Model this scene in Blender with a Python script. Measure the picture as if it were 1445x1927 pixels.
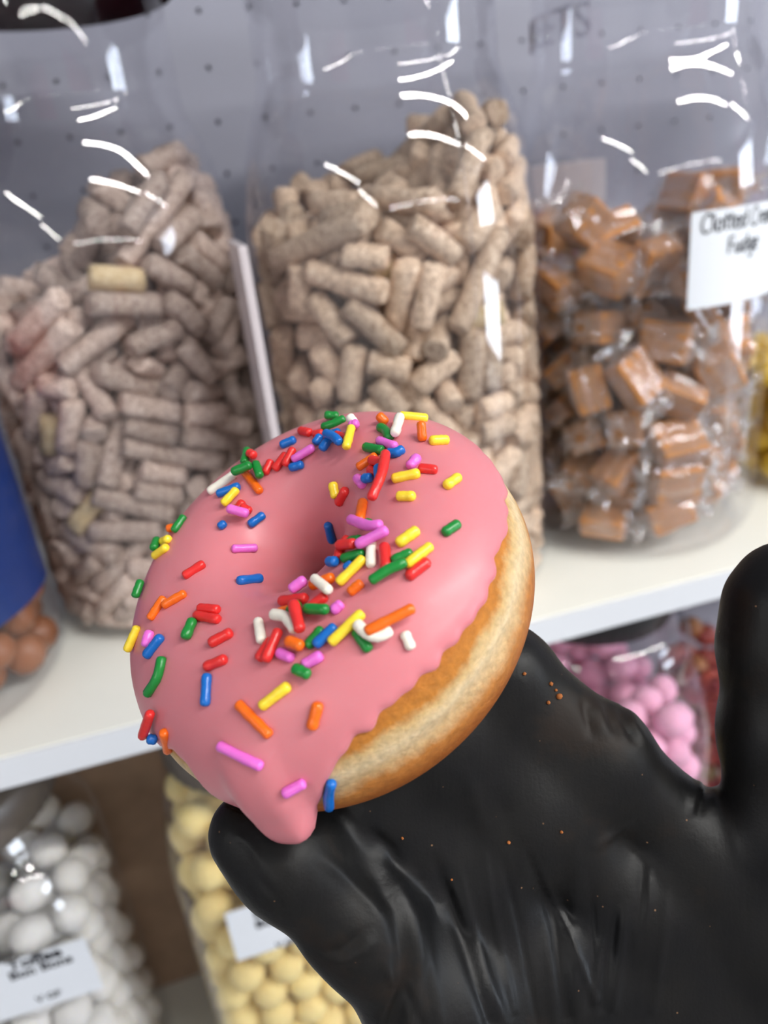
import bpy, bmesh, math, random
import numpy as np
from mathutils import Vector, Matrix, Quaternion
from mathutils.bvhtree import BVHTree

for _o in list(bpy.data.objects):
    bpy.data.objects.remove(_o, do_unlink=True)
scene = bpy.context.scene
COL = scene.collection
rng = np.random.default_rng(7)
random.seed(7)

# ------------------------------------------------------------------ camera
FPX, CX, CY = 1456.0, 722.5, 963.5                       # focal length and centre in photograph pixels
RCW = np.array([[0.9557, -0.2074, 0.2089],
                [-0.2742, -0.3692, 0.8880],
                [-0.1071, -0.9059, -0.4097]])            # world = RCW @ (right, down, forward)
_u, _s, _v = np.linalg.svd(RCW)
RCW = _u @ _v
CAM = np.array([0.0, 0.0, 0.238])                        # the upper shelf's top is z = 0

def ray(px, py):
    return np.array([(px - CX) / FPX, (py - CY) / FPX, 1.0])

def cw(c):                                               # camera space to world
    return np.asarray(c, float) @ RCW.T + CAM

def at(px, py, d):
    return cw(ray(px, py) * d)

def to_px(P):
    c = (np.asarray(P, float) - CAM) @ RCW
    return CX + FPX * c[..., 0] / c[..., 2], CY + FPX * c[..., 1] / c[..., 2], c[..., 2]

cam_data = bpy.data.cameras.new('camera')
cam_data.sensor_fit = 'VERTICAL'
cam_data.sensor_height = 36.0
cam_data.sensor_width = 27.0
cam_data.lens = 36.0 * FPX / 1927.0
cam_data.clip_start = 0.01
cam_data.dof.use_dof = True
cam_data.dof.focus_distance = 0.160
cam_data.dof.aperture_fstop = 11.0
cam = bpy.data.objects.new('camera', cam_data)
COL.objects.link(cam)
_m = Matrix.Identity(4)
for _i in range(3):
    _m[_i][0], _m[_i][1], _m[_i][2], _m[_i][3] = RCW[_i, 0], -RCW[_i, 1], -RCW[_i, 2], CAM[_i]
cam.matrix_world = _m
scene.camera = cam

# ------------------------------------------------------------------ light and exposure
scene.view_settings.view_transform = 'Standard'
scene.view_settings.look = 'None'
scene.view_settings.gamma = 1.0
scene.view_settings.use_curve_mapping = False
scene.view_settings.exposure = -0.15
scene.cycles.transparent_max_bounces = 24
scene.cycles.max_bounces = 8
scene.cycles.caustics_reflective = False
scene.cycles.caustics_refractive = False
world = bpy.data.worlds.new('daylight')
scene.world = world
world.use_nodes = True
world.node_tree.nodes['Background'].inputs[0].default_value = (0.62, 0.75, 1.0, 1)
world.node_tree.nodes['Background'].inputs[1].default_value = 1.0

def area_light(name, loc, target, sx, sy, power, color):
    d = bpy.data.lights.new(name, 'AREA')
    d.shape = 'RECTANGLE'
    d.size, d.size_y, d.energy, d.color = sx, sy, power, color
    o = bpy.data.objects.new(name, d)
    COL.objects.link(o)
    o.location = loc
    o.rotation_euler = (Vector(target) - Vector(loc)).to_track_quat('-Z', 'Y').to_euler()
    return o

ROOM = dict(x0=-3.3, x1=4.5, y0=-6.3, y1=0.66, z0=-1.15, z1=1.35)
# daylight standing in the shop window (the opening in the right-hand wall)
area_light('door_daylight', (4.60, -2.2, 0.0), (0, -2.2, 0.0), 1.7, 2.2, 280, (0.80, 0.90, 1.0))
LAMP_POWER = 20.0                                        # watts per metre of tube
LAMP_COLOR = (1.0, 0.985, 0.95)

# ------------------------------------------------------------------ helpers
def lin(r, g, b):
    f = lambda c: (c / 255 / 12.92) if c / 255 <= 0.04045 else ((c / 255 + 0.055) / 1.055) ** 2.4
    return (f(r), f(g), f(b), 1.0)

def mesh_from(verts, faces, smooth=True):
    me = bpy.data.meshes.new('mesh')
    me.from_pydata([tuple(map(float, v)) for v in verts], [], [tuple(int(i) for i in f) for f in faces])
    me.update()
    if smooth:
        me.polygons.foreach_set('use_smooth', [True] * len(me.polygons))
    return me

def obj(name, me, material=None, parent=None):
    o = bpy.data.objects.new(name, me)
    if material is not None and me is not None and len(me.materials) == 0:
        me.materials.append(material)
    COL.objects.link(o)
    if parent is not None:
        o.parent = parent
    return o

def tag(o, label, cat, group=None, kind=None):
    if label: o['label'] = label
    if cat: o['category'] = cat
    if group: o['group'] = group
    if kind: o['kind'] = kind
    return o

def empty(name, loc=(0, 0, 0), label=None, cat=None, group=None):
    o = bpy.data.objects.new(name, None)
    o.empty_display_size = 0.02
    COL.objects.link(o)
    o.location = loc
    if label: tag(o, label, cat, group)
    return o

def box_mesh(x0, x1, y0, y1, z0, z1, bev=0.0, seg=2):
    bm = bmesh.new()
    bmesh.ops.create_cube(bm, size=1.0)
    for v in bm.verts:
        v.co = Vector(((x0 + x1) / 2 + v.co.x * (x1 - x0), (y0 + y1) / 2 + v.co.y * (y1 - y0), (z0 + z1) / 2 + v.co.z * (z1 - z0)))
    if bev:
        bmesh.ops.bevel(bm, geom=bm.edges[:], offset=bev, segments=seg, profile=0.6, affect='EDGES')
    me = bpy.data.meshes.new('mesh')
    bm.to_mesh(me); bm.free()
    return me

def squareness(th, z, sq):
    """Outline factor of a rounded-square jar (1 for a round one); it turns round towards the neck."""
    if not sq: return 1.0 + 0.0 * th
    k = np.clip((.30 - z) / .05, 0, 1)
    e = 2.0 + (sq - 2.0) * k
    return (np.abs(np.sin(th)) ** e + np.abs(np.cos(th)) ** e) ** (-1.0 / e)

def revolve(profile, n=72, sq=None):
    vs, fs = [], []
    for (r, z) in profile:
        for i in range(n):
            a = 2 * math.pi * i / n
            q = float(squareness(np.float64(a), z, sq))
            vs.append((q * r * math.sin(a), -q * r * math.cos(a), z))
    for k in range(len(profile) - 1):
        for i in range(n):
            j = (i + 1) % n
            fs.append((k * n + i, k * n + j, (k + 1) * n + j, (k + 1) * n + i))
    return mesh_from(vs, fs)

# ---- materials
def new_mat(name):
    m = bpy.data.materials.new(name)
    m.use_nodes = True
    nt = m.node_tree
    for n in list(nt.nodes): nt.nodes.remove(n)
    out = nt.nodes.new('ShaderNodeOutputMaterial')
    return m, nt, out

def N(nt, kind, **kw):
    n = nt.nodes.new(kind)
    for k, v in kw.items():
        if k.startswith('i_'):
            key = k[2:]
            key = int(key) if key.isdigit() else key.replace('_', ' ')
            n.inputs[key].default_value = v
        else:
            setattr(n, k, v)
    return n

def ramp(nt, stops, interp='LINEAR'):
    r = nt.nodes.new('ShaderNodeValToRGB')
    r.color_ramp.interpolation = interp
    el = r.color_ramp.elements
    while len(el) < len(stops): el.new(0.5)
    for e, (p, c) in zip(el, stops):
        e.position = p; e.color = c
    return r

def plain(name, color, rough=0.5, spec=0.5, metal=0.0, noise=0.0, scale=40.0, bump=0.0, bump_scale=200.0, coat=0.0, random_tint=0.0, sss=0.0, sss_r=(1, .4, .3), sss_scale=0.002):
    m, nt, out = new_mat(name)
    p = N(nt, 'ShaderNodeBsdfPrincipled')
    p.inputs['Base Color'].default_value = color
    p.inputs['Roughness'].default_value = rough
    p.inputs['Specular IOR Level'].default_value = spec
    p.inputs['Metallic'].default_value = metal
    p.inputs['Coat Weight'].default_value = coat
    if sss:
        p.inputs['Subsurface Weight'].default_value = sss
        p.inputs['Subsurface Radius'].default_value = sss_r
        p.inputs['Subsurface Scale'].default_value = sss_scale
    tc = N(nt, 'ShaderNodeTexCoord')
    if noise or random_tint:
        hsv = N(nt, 'ShaderNodeHueSaturation')
        hsv.inputs['Color'].default_value = color
        if noise:
            t = N(nt, 'ShaderNodeTexNoise', i_Scale=scale, i_Detail=5.0, i_Roughness=0.6)
            nt.links.new(tc.outputs['Object'], t.inputs['Vector'])
            mr = N(nt, 'ShaderNodeMapRange', i_1=0.25, i_2=0.75, i_3=1 - noise, i_4=1 + noise)
            nt.links.new(t.outputs['Fac'], mr.inputs[0])
            val = mr.outputs[0]
        if random_tint:
            oi = N(nt, 'ShaderNodeObjectInfo')
            mr2 = N(nt, 'ShaderNodeMapRange', i_1=0.0, i_2=1.0, i_3=1 - random_tint, i_4=1 + random_tint)
            nt.links.new(oi.outputs['Random'], mr2.inputs[0])
            if noise:
                mu = N(nt, 'ShaderNodeMath', operation='MULTIPLY')
                nt.links.new(val, mu.inputs[0]); nt.links.new(mr2.outputs[0], mu.inputs[1])
                val = mu.outputs[0]
            else:
                val = mr2.outputs[0]
        nt.links.new(val, hsv.inputs['Value'])
        nt.links.new(hsv.outputs[0], p.inputs['Base Color'])
    if bump:
        t = N(nt, 'ShaderNodeTexNoise', i_Scale=bump_scale, i_Detail=4.0)
        nt.links.new(tc.outputs['Object'], t.inputs['Vector'])
        b = N(nt, 'ShaderNodeBump', i_Strength=bump, i_Distance=0.001)
        nt.links.new(t.outputs['Fac'], b.inputs['Height'])
        nt.links.new(b.outputs[0], p.inputs['Normal'])
    nt.links.new(p.outputs[0], out.inputs[0])
    return m

def clear_film(name, tint=(0.97, 0.97, 0.98, 1), base=0.06, top=0.85, power=4.0, rough=0.03, bump=0.0, bump_scale=60.0, gloss=(1, 1, 1, 1), haze=0.0):
    """A thin clear sheet: light passes straight through, the sheen grows towards grazing angles."""
    m, nt, out = new_mat(name)
    tr = N(nt, 'ShaderNodeBsdfTransparent'); tr.inputs[0].default_value = tint
    gl = N(nt, 'ShaderNodeBsdfGlossy'); gl.inputs['Color'].default_value = gloss; gl.inputs['Roughness'].default_value = rough
    lw = N(nt, 'ShaderNodeLayerWeight'); lw.inputs[0].default_value = 0.5
    pw = N(nt, 'ShaderNodeMath', operation='POWER'); pw.inputs[1].default_value = power
    nt.links.new(lw.outputs['Facing'], pw.inputs[0])
    mr = N(nt, 'ShaderNodeMapRange', i_1=0.0, i_2=1.0, i_3=base, i_4=top)
    nt.links.new(pw.outputs[0], mr.inputs[0])
    mix = N(nt, 'ShaderNodeMixShader')
    nt.links.new(mr.outputs[0], mix.inputs[0]); nt.links.new(tr.outputs[0], mix.inputs[1]); nt.links.new(gl.outputs[0], mix.inputs[2])
    last = mix.outputs[0]
    if bump:
        tc = N(nt, 'ShaderNodeTexCoord')
        t = N(nt, 'ShaderNodeTexNoise', i_Scale=bump_scale, i_Detail=3.0)
        nt.links.new(tc.outputs['Object'], t.inputs['Vector'])
        b = N(nt, 'ShaderNodeBump', i_Strength=bump, i_Distance=0.002)
        nt.links.new(t.outputs['Fac'], b.inputs['Height'])
        nt.links.new(b.outputs[0], gl.inputs['Normal']); nt.links.new(b.outputs[0], lw.inputs['Normal'])
    if haze:
        df = N(nt, 'ShaderNodeBsdfDiffuse'); df.inputs[0].default_value = (0.85, 0.84, 0.83, 1)
        mx = N(nt, 'ShaderNodeMixShader'); mx.inputs[0].default_value = haze
        nt.links.new(last, mx.inputs[1]); nt.links.new(df.outputs[0], mx.inputs[2]); last = mx.outputs[0]
    nt.links.new(last, out.inputs[0])
    return m

M = {}
M['panel'] = plain('lavender_panel', lin(156, 157, 170), 0.55, 0.3, noise=0.02, scale=6)
M['shelf'] = plain('cream_laminate', lin(246, 247, 239), 0.35, 0.4, noise=0.02, scale=15)
M['edge'] = plain('white_edging', lin(218, 221, 226), 0.3, 0.5)
M['wall'] = plain('pale_wall', lin(208, 209, 214), 0.7, 0.2)
M['wall_pink'] = plain('pink_wall', lin(226, 170, 186), 0.7, 0.2)
M['ceiling'] = plain('white_ceiling', lin(236, 236, 236), 0.8, 0.1)
M['floor'] = plain('grey_floor', lin(140, 140, 142), 0.5, 0.3, noise=0.1, scale=5)
M['glass'] = clear_film('jar_plastic', tint=(0.955, 0.955, 0.965, 1), base=0.06, top=0.5, power=3.0, rough=0.02, bump=0.008, bump_scale=14)
M['emboss'] = clear_film('embossed_plastic', tint=(0.90, 0.90, 0.92, 1), base=0.16, top=0.7, power=2.0, rough=0.05)
M['wrapper'] = clear_film('cellophane', tint=(0.97, 0.965, 0.96, 1), base=0.16, top=0.8, power=2.0, rough=0.09, bump=0.7, bump_scale=170, haze=0.07)
M['pane'] = clear_film('window_glass', base=0.04, top=0.6, power=4.0)
M['label'] = plain('label_paper', lin(224, 228, 234), 0.6, 0.2)
M['ink'] = plain('marker_ink', lin(38, 38, 44), 0.5, 0.2)
M['lid_black'] = plain('black_lid', lin(24, 22, 24), 0.35, 0.5)
M['lid_dark'] = plain('dark_red_lid', lin(70, 30, 40), 0.3, 0.5)
M['lid_smoke'] = plain('smoke_lid', lin(96, 88, 82), 0.35, 0.5)
M['divider'] = plain('divider_plastic', lin(206, 196, 198), 0.3, 0.5)
M['card'] = plain('cardboard', lin(176, 148, 124), 0.8, 0.2, noise=0.1, scale=60)
M['blue'] = plain('blue_label_paper', lin(20, 46, 104), 0.35, 0.5, noise=0.15, scale=400)
M['red'] = plain('red_label_paper', lin(170, 40, 40), 0.4, 0.4)
M['pinkcard'] = plain('pink_card', lin(222, 150, 170), 0.5, 0.3)
M['metal'] = plain('white_metal', lin(225, 225, 225), 0.4, 0.5)

# ------------------------------------------------------------------ the room
x0, x1, y0, y1, z0, z1 = (ROOM[k] for k in ('x0', 'x1', 'y0', 'y1', 'z0', 'z1'))
def struct(name, me, m):
    o = obj(name, me, m); o['kind'] = 'structure'; return o
struct('floor', box_mesh(x0 - .1, x1 + .1, y0 - .1, y1 + .1, z0 - .1, z0), M['floor'])
struct('ceiling', box_mesh(x0 - .1, x1 + .1, y0 - .1, y1 + .1, z1, z1 + .1), M['ceiling'])
struct('wall_left', box_mesh(x0 - .1, x0, y0, y1 + .1, z0, z1), M['wall'])
struct('wall_front', box_mesh(x0 - .1, x1 + .1, y0 - .1, y0, z0, z1), M['wall'])
wp = obj('wall_panel', box_mesh(1.6, 4.3, y0 + .002, y0 + .03, .2, 1.3, .005), M['wall_pink'])
tag(wp, 'pink wall panel seen only as a blush in the jar necks', 'panel')
bm = bmesh.new()
WY0, WY1, WZ0, WZ1 = -2.95, -1.5, -1.1, 1.1
for (a0, a1, b0, b1) in ((y0, y1 + .1, z0, WZ0), (y0, y1 + .1, WZ1, z1), (y0, WY0, WZ0, WZ1), (WY1, y1 + .1, WZ0, WZ1)):
    r = bmesh.ops.create_cube(bm, size=1.0)
    for v in r['verts']:
        v.co = Vector((x1 + .05 + v.co.x * .1, (a0 + a1) / 2 + v.co.y * (a1 - a0), (b0 + b1) / 2 + v.co.z * (b1 - b0)))
me = bpy.data.meshes.new('mesh'); bm.to_mesh(me); bm.free()
struct('wall_right', me, M['wall'])
w = struct('door_1', box_mesh(x1 + .03, x1 + .036, WY0 + .03, WY1 - .03, WZ0 + .03, WZ1 - .03), M['pane'])
for (a0, a1, b0, b1) in ((WY0, WY1, WZ0, WZ0 + .05), (WY0, WY1, WZ1 - .05, WZ1), (WY0, WY0 + .05, WZ0 + .05, WZ1 - .05), (WY1 - .05, WY1, WZ0 + .05, WZ1 - .05), (-2.23, -2.17, WZ0 + .05, WZ1 - .05)):
    obj('door_frame', box_mesh(x1 + .005, x1 + .06, a0, a1, b0, b1), M['metal'], w)

obj('door_blocker', box_mesh(x1 + .008, x1 + .028, WY0 + .05, WY1 - .05, -.52, .50), M['wall'], w)  # added blocker: breaks up the door's long bright reflection in the jars
# perforated back panel: every hole is a real opening in the sheet with a black slab behind as painted shade
YP, SP, HR = 0.60, 0.0325, 0.0017
vs, fs = [], []
xs = np.arange(-0.56, 0.98, SP); zs = np.arange(-0.44, 0.62, SP)
ring = [(math.cos(a), math.sin(a)) for a in np.arange(8) * math.pi / 4]
sq = [(1, 0), (1, 1), (0, 1), (-1, 1), (-1, 0), (-1, -1), (0, -1), (1, -1)]
for x in xs:
    for z in zs:
        b = len(vs)
        for (c, s) in sq: vs.append((x + c * SP / 2, YP, z + s * SP / 2))
        for (c, s) in ring: vs.append((x + c * HR, YP, z + s * HR))
        for (c, s) in ring: vs.append((x + c * HR, YP + .004, z + s * HR))
        for i in range(8):
            j = (i + 1) % 8
            fs.append((b + i, b + j, b + 8 + j, b + 8 + i))
            fs.append((b + 8 + i, b + 8 + j, b + 16 + j, b + 16 + i))
me = mesh_from(vs, fs, smooth=False)
struct('wall_back', me, M['panel'])
o = struct('wall_back_shade', box_mesh(x0 - .1, x1 + .1, YP + .02, y1 + .1, z0, z1), M['lid_black'])  # black backing paints the holes' shade
o.name = 'wall_rear_shade'
for nm, a in (('trim_1', (x0, -.576, YP, YP + .02, z0, z1)), ('trim_2', (.976, x1, YP, YP + .02, z0, z1)),
              ('trim_3', (-.576, .976, YP, YP + .02, .60, z1)), ('trim_4', (-.576, .976, YP, YP + .02, z0, -.456))):
    struct(nm, box_mesh(*a), M['panel'])

# ceiling lamps: batten housings with a rectangular lamp in each
def batten(x, y, rot, L, power, label):
    t = empty('ceiling_light', (x, y, z1), label, 'ceiling light', 'strip lights on the shop ceiling')
    t.rotation_euler = (0, 0, rot)
    obj('housing', box_mesh(-L / 2 - .02, L / 2 + .02, -.05, .05, -.03, 0, .004), M['metal'], t)
    d = bpy.data.lights.new('tube', 'AREA'); d.shape = 'RECTANGLE'; d.size = L; d.size_y = .05
    d.energy = LAMP_POWER * L * power; d.color = LAMP_COLOR
    l = bpy.data.objects.new('tube', d); COL.objects.link(l); l.parent = t; l.location = (0, 0, -.032)
LAMPS = [(1.10, -0.62, 0.0, 1.7, 1.15), (1.15, -1.35, 0.0, 1.7, .85), (3.10, -1.25, 0.0, 1.7, .85), (-2.05, -1.50, 1.65, 1.7, .9), (-2.25, -3.60, 1.65, 1.7, .9), (-0.60, -5.15, 0.0, 1.7, .7), (1.40, -5.10, 0.0, 1.7, .7), (3.30, -5.0, 0.0, 1.7, .7)]
for k, (x, y, r, L, pw_) in enumerate(LAMPS):
    batten(x, y, r, L, pw_, 'white ceiling strip light mirrored as a bright bar in the clear jars')

# ------------------------------------------------------------------ shelves
EDGE_Y = 0.3333
def shelf(zt, yf, label, x_a=-.55, x_b=.95, th=.0165):
    t = empty('shelf', (0, yf, zt), label, 'shelf')
    obj('board', box_mesh(x_a, x_b, .0015, YP - yf - .001, -th, 0, .0008), M['shelf'], t)
    obj('edging', box_mesh(x_a, x_b, -.0005, .0015, -th - .0005, -.0004, .0004), M['edge'], t)
    return t
LOW = -0.40
shelf(0.0, EDGE_Y, 'cream shelf with white front edge carrying the brown stick and fudge jars')
shelf(LOW, 0.315, 'lower cream shelf under the bon bon jars')

# ------------------------------------------------------------------ jars
RJ = 0.0765
def smooth_profile(pts, n=40):
    pts = np.array(pts, float)
    d = np.r_[0, np.cumsum(np.hypot(*np.diff(pts, axis=0).T))]
    out = []
    for i in range(len(pts) - 1):
        p0, p1, p2, p3 = pts[max(i - 1, 0)], pts[i], pts[i + 1], pts[min(i + 2, len(pts) - 1)]
        for t in np.linspace(0, 1, 6, endpoint=False):
            out.append(.5 * ((2 * p1) + (-p0 + p2) * t + (2 * p0 - 5 * p1 + 4 * p2 - p3) * t * t + (-p0 + 3 * p1 - 3 * p2 + p3) * t ** 3))
    out.append(pts[-1])
    return [tuple(p) for p in out]
PROF_TALL = [(.001, .004), (.045, .004), (.060, .0006), (.070, .003), (.0752, .010), (RJ, .020), (RJ, .07), (RJ, .13), (RJ, .195), (.0755, .213), (.0722, .236), (.0665, .257), (.0610, .271), (.0592, .279), (.0590, .288), (.0590, .318), (.0590, .33)]
HW = .070                                                # half-width of the rounded-square jars on the lower shelf
PROF_LOW = [(.001, .004), (.040, .004), (.054, .0006), (.064, .003), (.0688, .010), (HW, .020), (HW, .07), (HW, .13), (HW, .20), (HW, .24), (.0690, .268), (.0655, .292), (.0600, .310), (.0570, .322)]
PROF_WIDE = [(.001, .004), (.040, .004), (.054, .0006), (.064, .003), (.0688, .010), (HW, .020), (HW, .07), (HW, .13), (HW, .26), (HW, .306), (.0690, .320), (.064, .333), (.054, .345), (.050, .350)]

def radius_at(prof):
    p = [q for q in smooth_profile(prof)]
    p = p[13:]
    zz = np.array([q[1] for q in p]); rr = np.array([q[0] for q in p])
    k = np.argsort(zz)
    return lambda z: np.interp(z, zz[k], rr[k])

def axis_from(px, py, y, side, R=RJ):
    """Axis x of an upright cylinder standing at depth y whose outline passes through a pixel (side +1: jar lies right of it)."""
    d = RCW @ ray(px, py); dh = d[:2] / np.linalg.norm(d[:2]); nrm = np.array([dh[1], -dh[0]]) * side
    t = (y - R * nrm[1]) / dh[1]
    return (t * dh + R * nrm)[0]

def on_cyl(px, py, ax, R):
    d = RCW @ ray(px, py); o = CAM
    a = d[0] ** 2 + d[1] ** 2
    ox, oy = o[0] - ax[0], o[1] - ax[1]
    b = ox * d[0] + oy * d[1]; c = ox * ox + oy * oy - R * R
    t = (-b - math.sqrt(max(b * b - a * c, 0))) / a
    P = o + t * d
    return math.atan2(P[0] - ax[0], -(P[1] - ax[1])), P[2]

def lid_mesh(r, z_lo, z_hi):
    prof = [(r - .002, z_lo), (r, z_lo + .001), (r, z_hi - .004), (r - .003, z_hi - .0005), (r - .010, z_hi), (.001, z_hi)]
    n = 96; vs, fs = [], []
    for k, (rr, z) in enumerate(prof):
        for i in range(n):
            q = rr - (.0008 if (i % 2 and k in (1, 2)) else 0)
            a = 2 * math.pi * i / n; vs.append((q * math.sin(a), -q * math.cos(a), z))
    for k in range(len(prof) - 1):
        for i in range(n):
            j = (i + 1) % n; fs.append((k * n + i, k * n + j, (k + 1) * n + j, (k + 1) * n + i))
    return mesh_from(vs, fs)

def jar(ax, zb, prof, label, lid_r, lid_z, lid_m, seam=None, sq=None):
    t = empty('candy_jar', (ax[0], ax[1], zb), label, 'jar', 'clear plastic jars of sweets')
    obj('jar_body', revolve(smooth_profile(prof), 96, sq), M['glass'], t)
    obj('lid', lid_mesh(lid_r, lid_z[0], lid_z[1]), lid_m, t)
    if seam is not None:
        rad = radius_at(prof); vs, fs = [], []
        for k, z in enumerate(np.linspace(.03, lid_z[0] - .002, 40)):
            r = float(rad(z))
            for dth, dr in ((-.007, 0.0), (0, .0007), (.007, 0.0)):
                vs.append(((r + dr) * math.sin(seam + dth), -(r + dr) * math.cos(seam + dth), z))
            if k:
                b = 3 * k
                fs += [(b - 3, b - 2, b + 1, b), (b - 2, b - 1, b + 2, b + 1)]
        obj('mould_seam', mesh_from(vs, fs), M['emboss'], t)
    return t

def patch(R, th0, th1, za, zb_, n=16, m=2, thick=.0003):
    """A paper rectangle bent around the jar."""
    vs, fs = [], []
    for side, rr in enumerate((R + thick, R)):
        for j in range(m):
            for i in range(n + 1):
                th = th0 + (th1 - th0) * i / n; z = za + (zb_ - za) * j / (m - 1)
                vs.append((rr * math.sin(th), -rr * math.cos(th), z))
    L = n + 1
    for i in range(n):
        fs.append((i, i + 1, L + i + 1, L + i))
        fs.append((2 * L + i + 1, 2 * L + i, 3 * L + i, 3 * L + i + 1))
        fs.append((i + 1, i, 2 * L + i, 2 * L + i + 1))
        fs.append((L + i, L + i + 1, 3 * L + i + 1, 3 * L + i))
    fs.append((0, L, 3 * L, 2 * L)); fs.append((n, 2 * L + n, 3 * L + n, L + n))
    return mesh_from(vs, fs, smooth=False)

def type_mesh(text, size, R, th_left, z_base, bold=0.0, extrude=0.0, dr=.0006, shear=0.0, spacing=1.0):
    cu = bpy.data.curves.new('lettering', 'FONT')
    cu.body = text; cu.size = size; cu.offset = bold; cu.extrude = extrude; cu.shear = shear; cu.space_character = spacing
    cu.resolution_u = 4
    o = bpy.data.objects.new('lettering', cu); COL.objects.link(o)
    bpy.context.view_layer.update()
    me = bpy.data.meshes.new_from_object(o.evaluated_get(bpy.context.evaluated_depsgraph_get()))
    bpy.data.objects.remove(o); bpy.data.curves.remove(cu)
    for v in me.vertices:
        th = th_left + v.co.x / R; rr = R + dr + max(v.co.z, -.0)
        z = z_base + v.co.y
        v.co = (rr * math.sin(th), -rr * math.cos(th), z)
    return me

GLYPH = {
 'C': (.80, [[(.72, .80), (.66, 1.0), (.40, 1.05), (.14, .80), (.05, .42), (.14, .08), (.40, -.06), (.66, .10)]]),
 'l': (.30, [[(.10, 1.05), (.08, .0)]]),
 'o': (.62, [[(.28, .66), (.08, .50), (.04, .22), (.18, .0), (.40, .04), (.50, .32), (.42, .58), (.24, .66)]]),
 't': (.44, [[(.20, .98), (.17, .15), (.30, .0)], [(.0, .66), (.42, .70)]]),
 'e': (.56, [[(.06, .34), (.46, .40), (.40, .62), (.20, .66), (.05, .40), (.12, .06), (.34, -.02), (.48, .12)]]),
 'd': (.64, [[(.46, .56), (.24, .66), (.05, .36), (.14, .02), (.36, .06), (.47, .34)], [(.52, 1.10), (.48, .0)]]),
 'r': (.42, [[(.06, .66), (.06, .0)], [(.06, .42), (.20, .64), (.38, .62)]]),
 'a': (.60, [[(.44, .58), (.22, .66), (.05, .34), (.16, .0), (.38, .10), (.46, .58)], [(.46, .60), (.46, .10), (.54, .0)]]),
 'm': (.86, [[(.05, .66), (.05, .0)], [(.05, .44), (.22, .66), (.38, .58), (.40, .0)], [(.40, .44), (.58, .66), (.74, .56), (.76, .0)]]),
 'F': (.60, [[(.10, 1.0), (.06, .0)], [(.10, .98), (.56, 1.02)], [(.08, .52), (.44, .56)]]),
 'u': (.62, [[(.06, .64), (.06, .18), (.20, .0), (.40, .12), (.46, .64)], [(.46, .64), (.48, .0)]]),
 'g': (.60, [[(.46, .58), (.24, .66), (.05, .36), (.18, .06), (.40, .14), (.46, .58)], [(.48, .64), (.46, -.20), (.30, -.42), (.06, -.30)]]),
 ' ': (.34, []),
}
def handwriting(lines, R, size, width, dr=.0006, narrow=.76):
    """Pen strokes as narrow ribbons laid on the bent label. lines: (text, th_left, z_base)."""
    vs, fs = [], []
    for text, th_l, zb_ in lines:
        x = 0.0
        for ch in text:
            adv, strokes = GLYPH[ch]
            for st in strokes:
                pts = []
                for i in range(len(st) - 1):
                    p0, p1, p2, p3 = (np.array(st[max(i - 1, 0)]), np.array(st[i]), np.array(st[i + 1]), np.array(st[min(i + 2, len(st) - 1)]))
                    for t in np.linspace(0, 1, 5, endpoint=False):
                        pts.append(.5 * (2 * p1 + (p2 - p0) * t + (2 * p0 - 5 * p1 + 4 * p2 - p3) * t * t + (3 * p1 - p0 - 3 * p2 + p3) * t ** 3))
                pts.append(np.array(st[-1]))
                pts = np.array(pts) * size * np.array([narrow, 1]) + np.array([x, 0])
                tg = np.gradient(pts, axis=0); tg /= np.linalg.norm(tg, axis=1)[:, None] + 1e-9
                nn = np.stack([-tg[:, 1], tg[:, 0]], -1) * width / 2
                b = len(vs)
                for p, q in zip(pts, nn):
                    for s in (1, -1):
                        a = p + q * s; th = th_l + a[0] / R
                        vs.append(((R + dr) * math.sin(th), -(R + dr) * math.cos(th), zb_ + a[1]))
                for i in range(len(pts) - 1):
                    fs.append((b + 2 * i, b + 2 * i + 1, b + 2 * i + 3, b + 2 * i + 2))
            x += adv * size * narrow
    return mesh_from(vs, fs, smooth=False)

AX_LEFT, AX_MID, AX_FUDGE = (-.031, .478), (.1205, .418), (.2755, .430)
AX_YEL = (.444, .436)
AX_BLUE = (axis_from(84, 1060, .415, -1), .415)
AX_TOFFEE, AX_LEMON, AX_PINK = (-.189, .42), (-.004, .42), (.238, .42)
AX_MIX = (.408, .44)

jar(AX_LEFT, 0, PROF_TALL, 'clear jar of mauve-brown candy sticks with a dark lid, above the left shelf end', .066, (.326, .352), M['lid_dark'])
jar(AX_MID, 0, PROF_TALL, 'clear jar of tan candy sticks standing directly behind the pink donut', .066, (.322, .348), M['lid_dark'], seam=.20)
j_fudge = jar(AX_FUDGE, 0, PROF_TALL, 'clear jar of wrapped caramel fudge with a handwritten white label', .066, (.322, .348), M['lid_dark'], seam=.20)
jar(AX_YEL, 0, PROF_TALL, 'jar with yellow sweets cut off by the right photo edge', .066, (.322, .348), M['lid_dark'])
j_blue = jar(AX_BLUE, 0, PROF_TALL, 'jar with a blue and red wrap at the left photo edge', .066, (.322, .348), M['lid_dark'])
j_toffee = jar(AX_TOFFEE, LOW, PROF_LOW, 'clear jar of white toffee bon bons on the lower shelf', .0605, (.312, .340), M['lid_smoke'], sq=5.0)
j_lemon = jar(AX_LEMON, LOW, PROF_LOW, 'clear jar of pale yellow bon bons beside the gloved thumb', .0605, (.312, .340), M['lid_smoke'], sq=5.0)
jar(AX_PINK, LOW, PROF_WIDE, 'clear jar of pink bon bons with a black lid under the shelf', .056, (.343, .369), M['lid_black'], sq=5.0)
jar(AX_MIX, LOW, PROF_LOW, 'jar of red and orange sweets between pink bon bons and raised finger', .0605, (.312, .340), M['lid_black'], sq=5.0)

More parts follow.
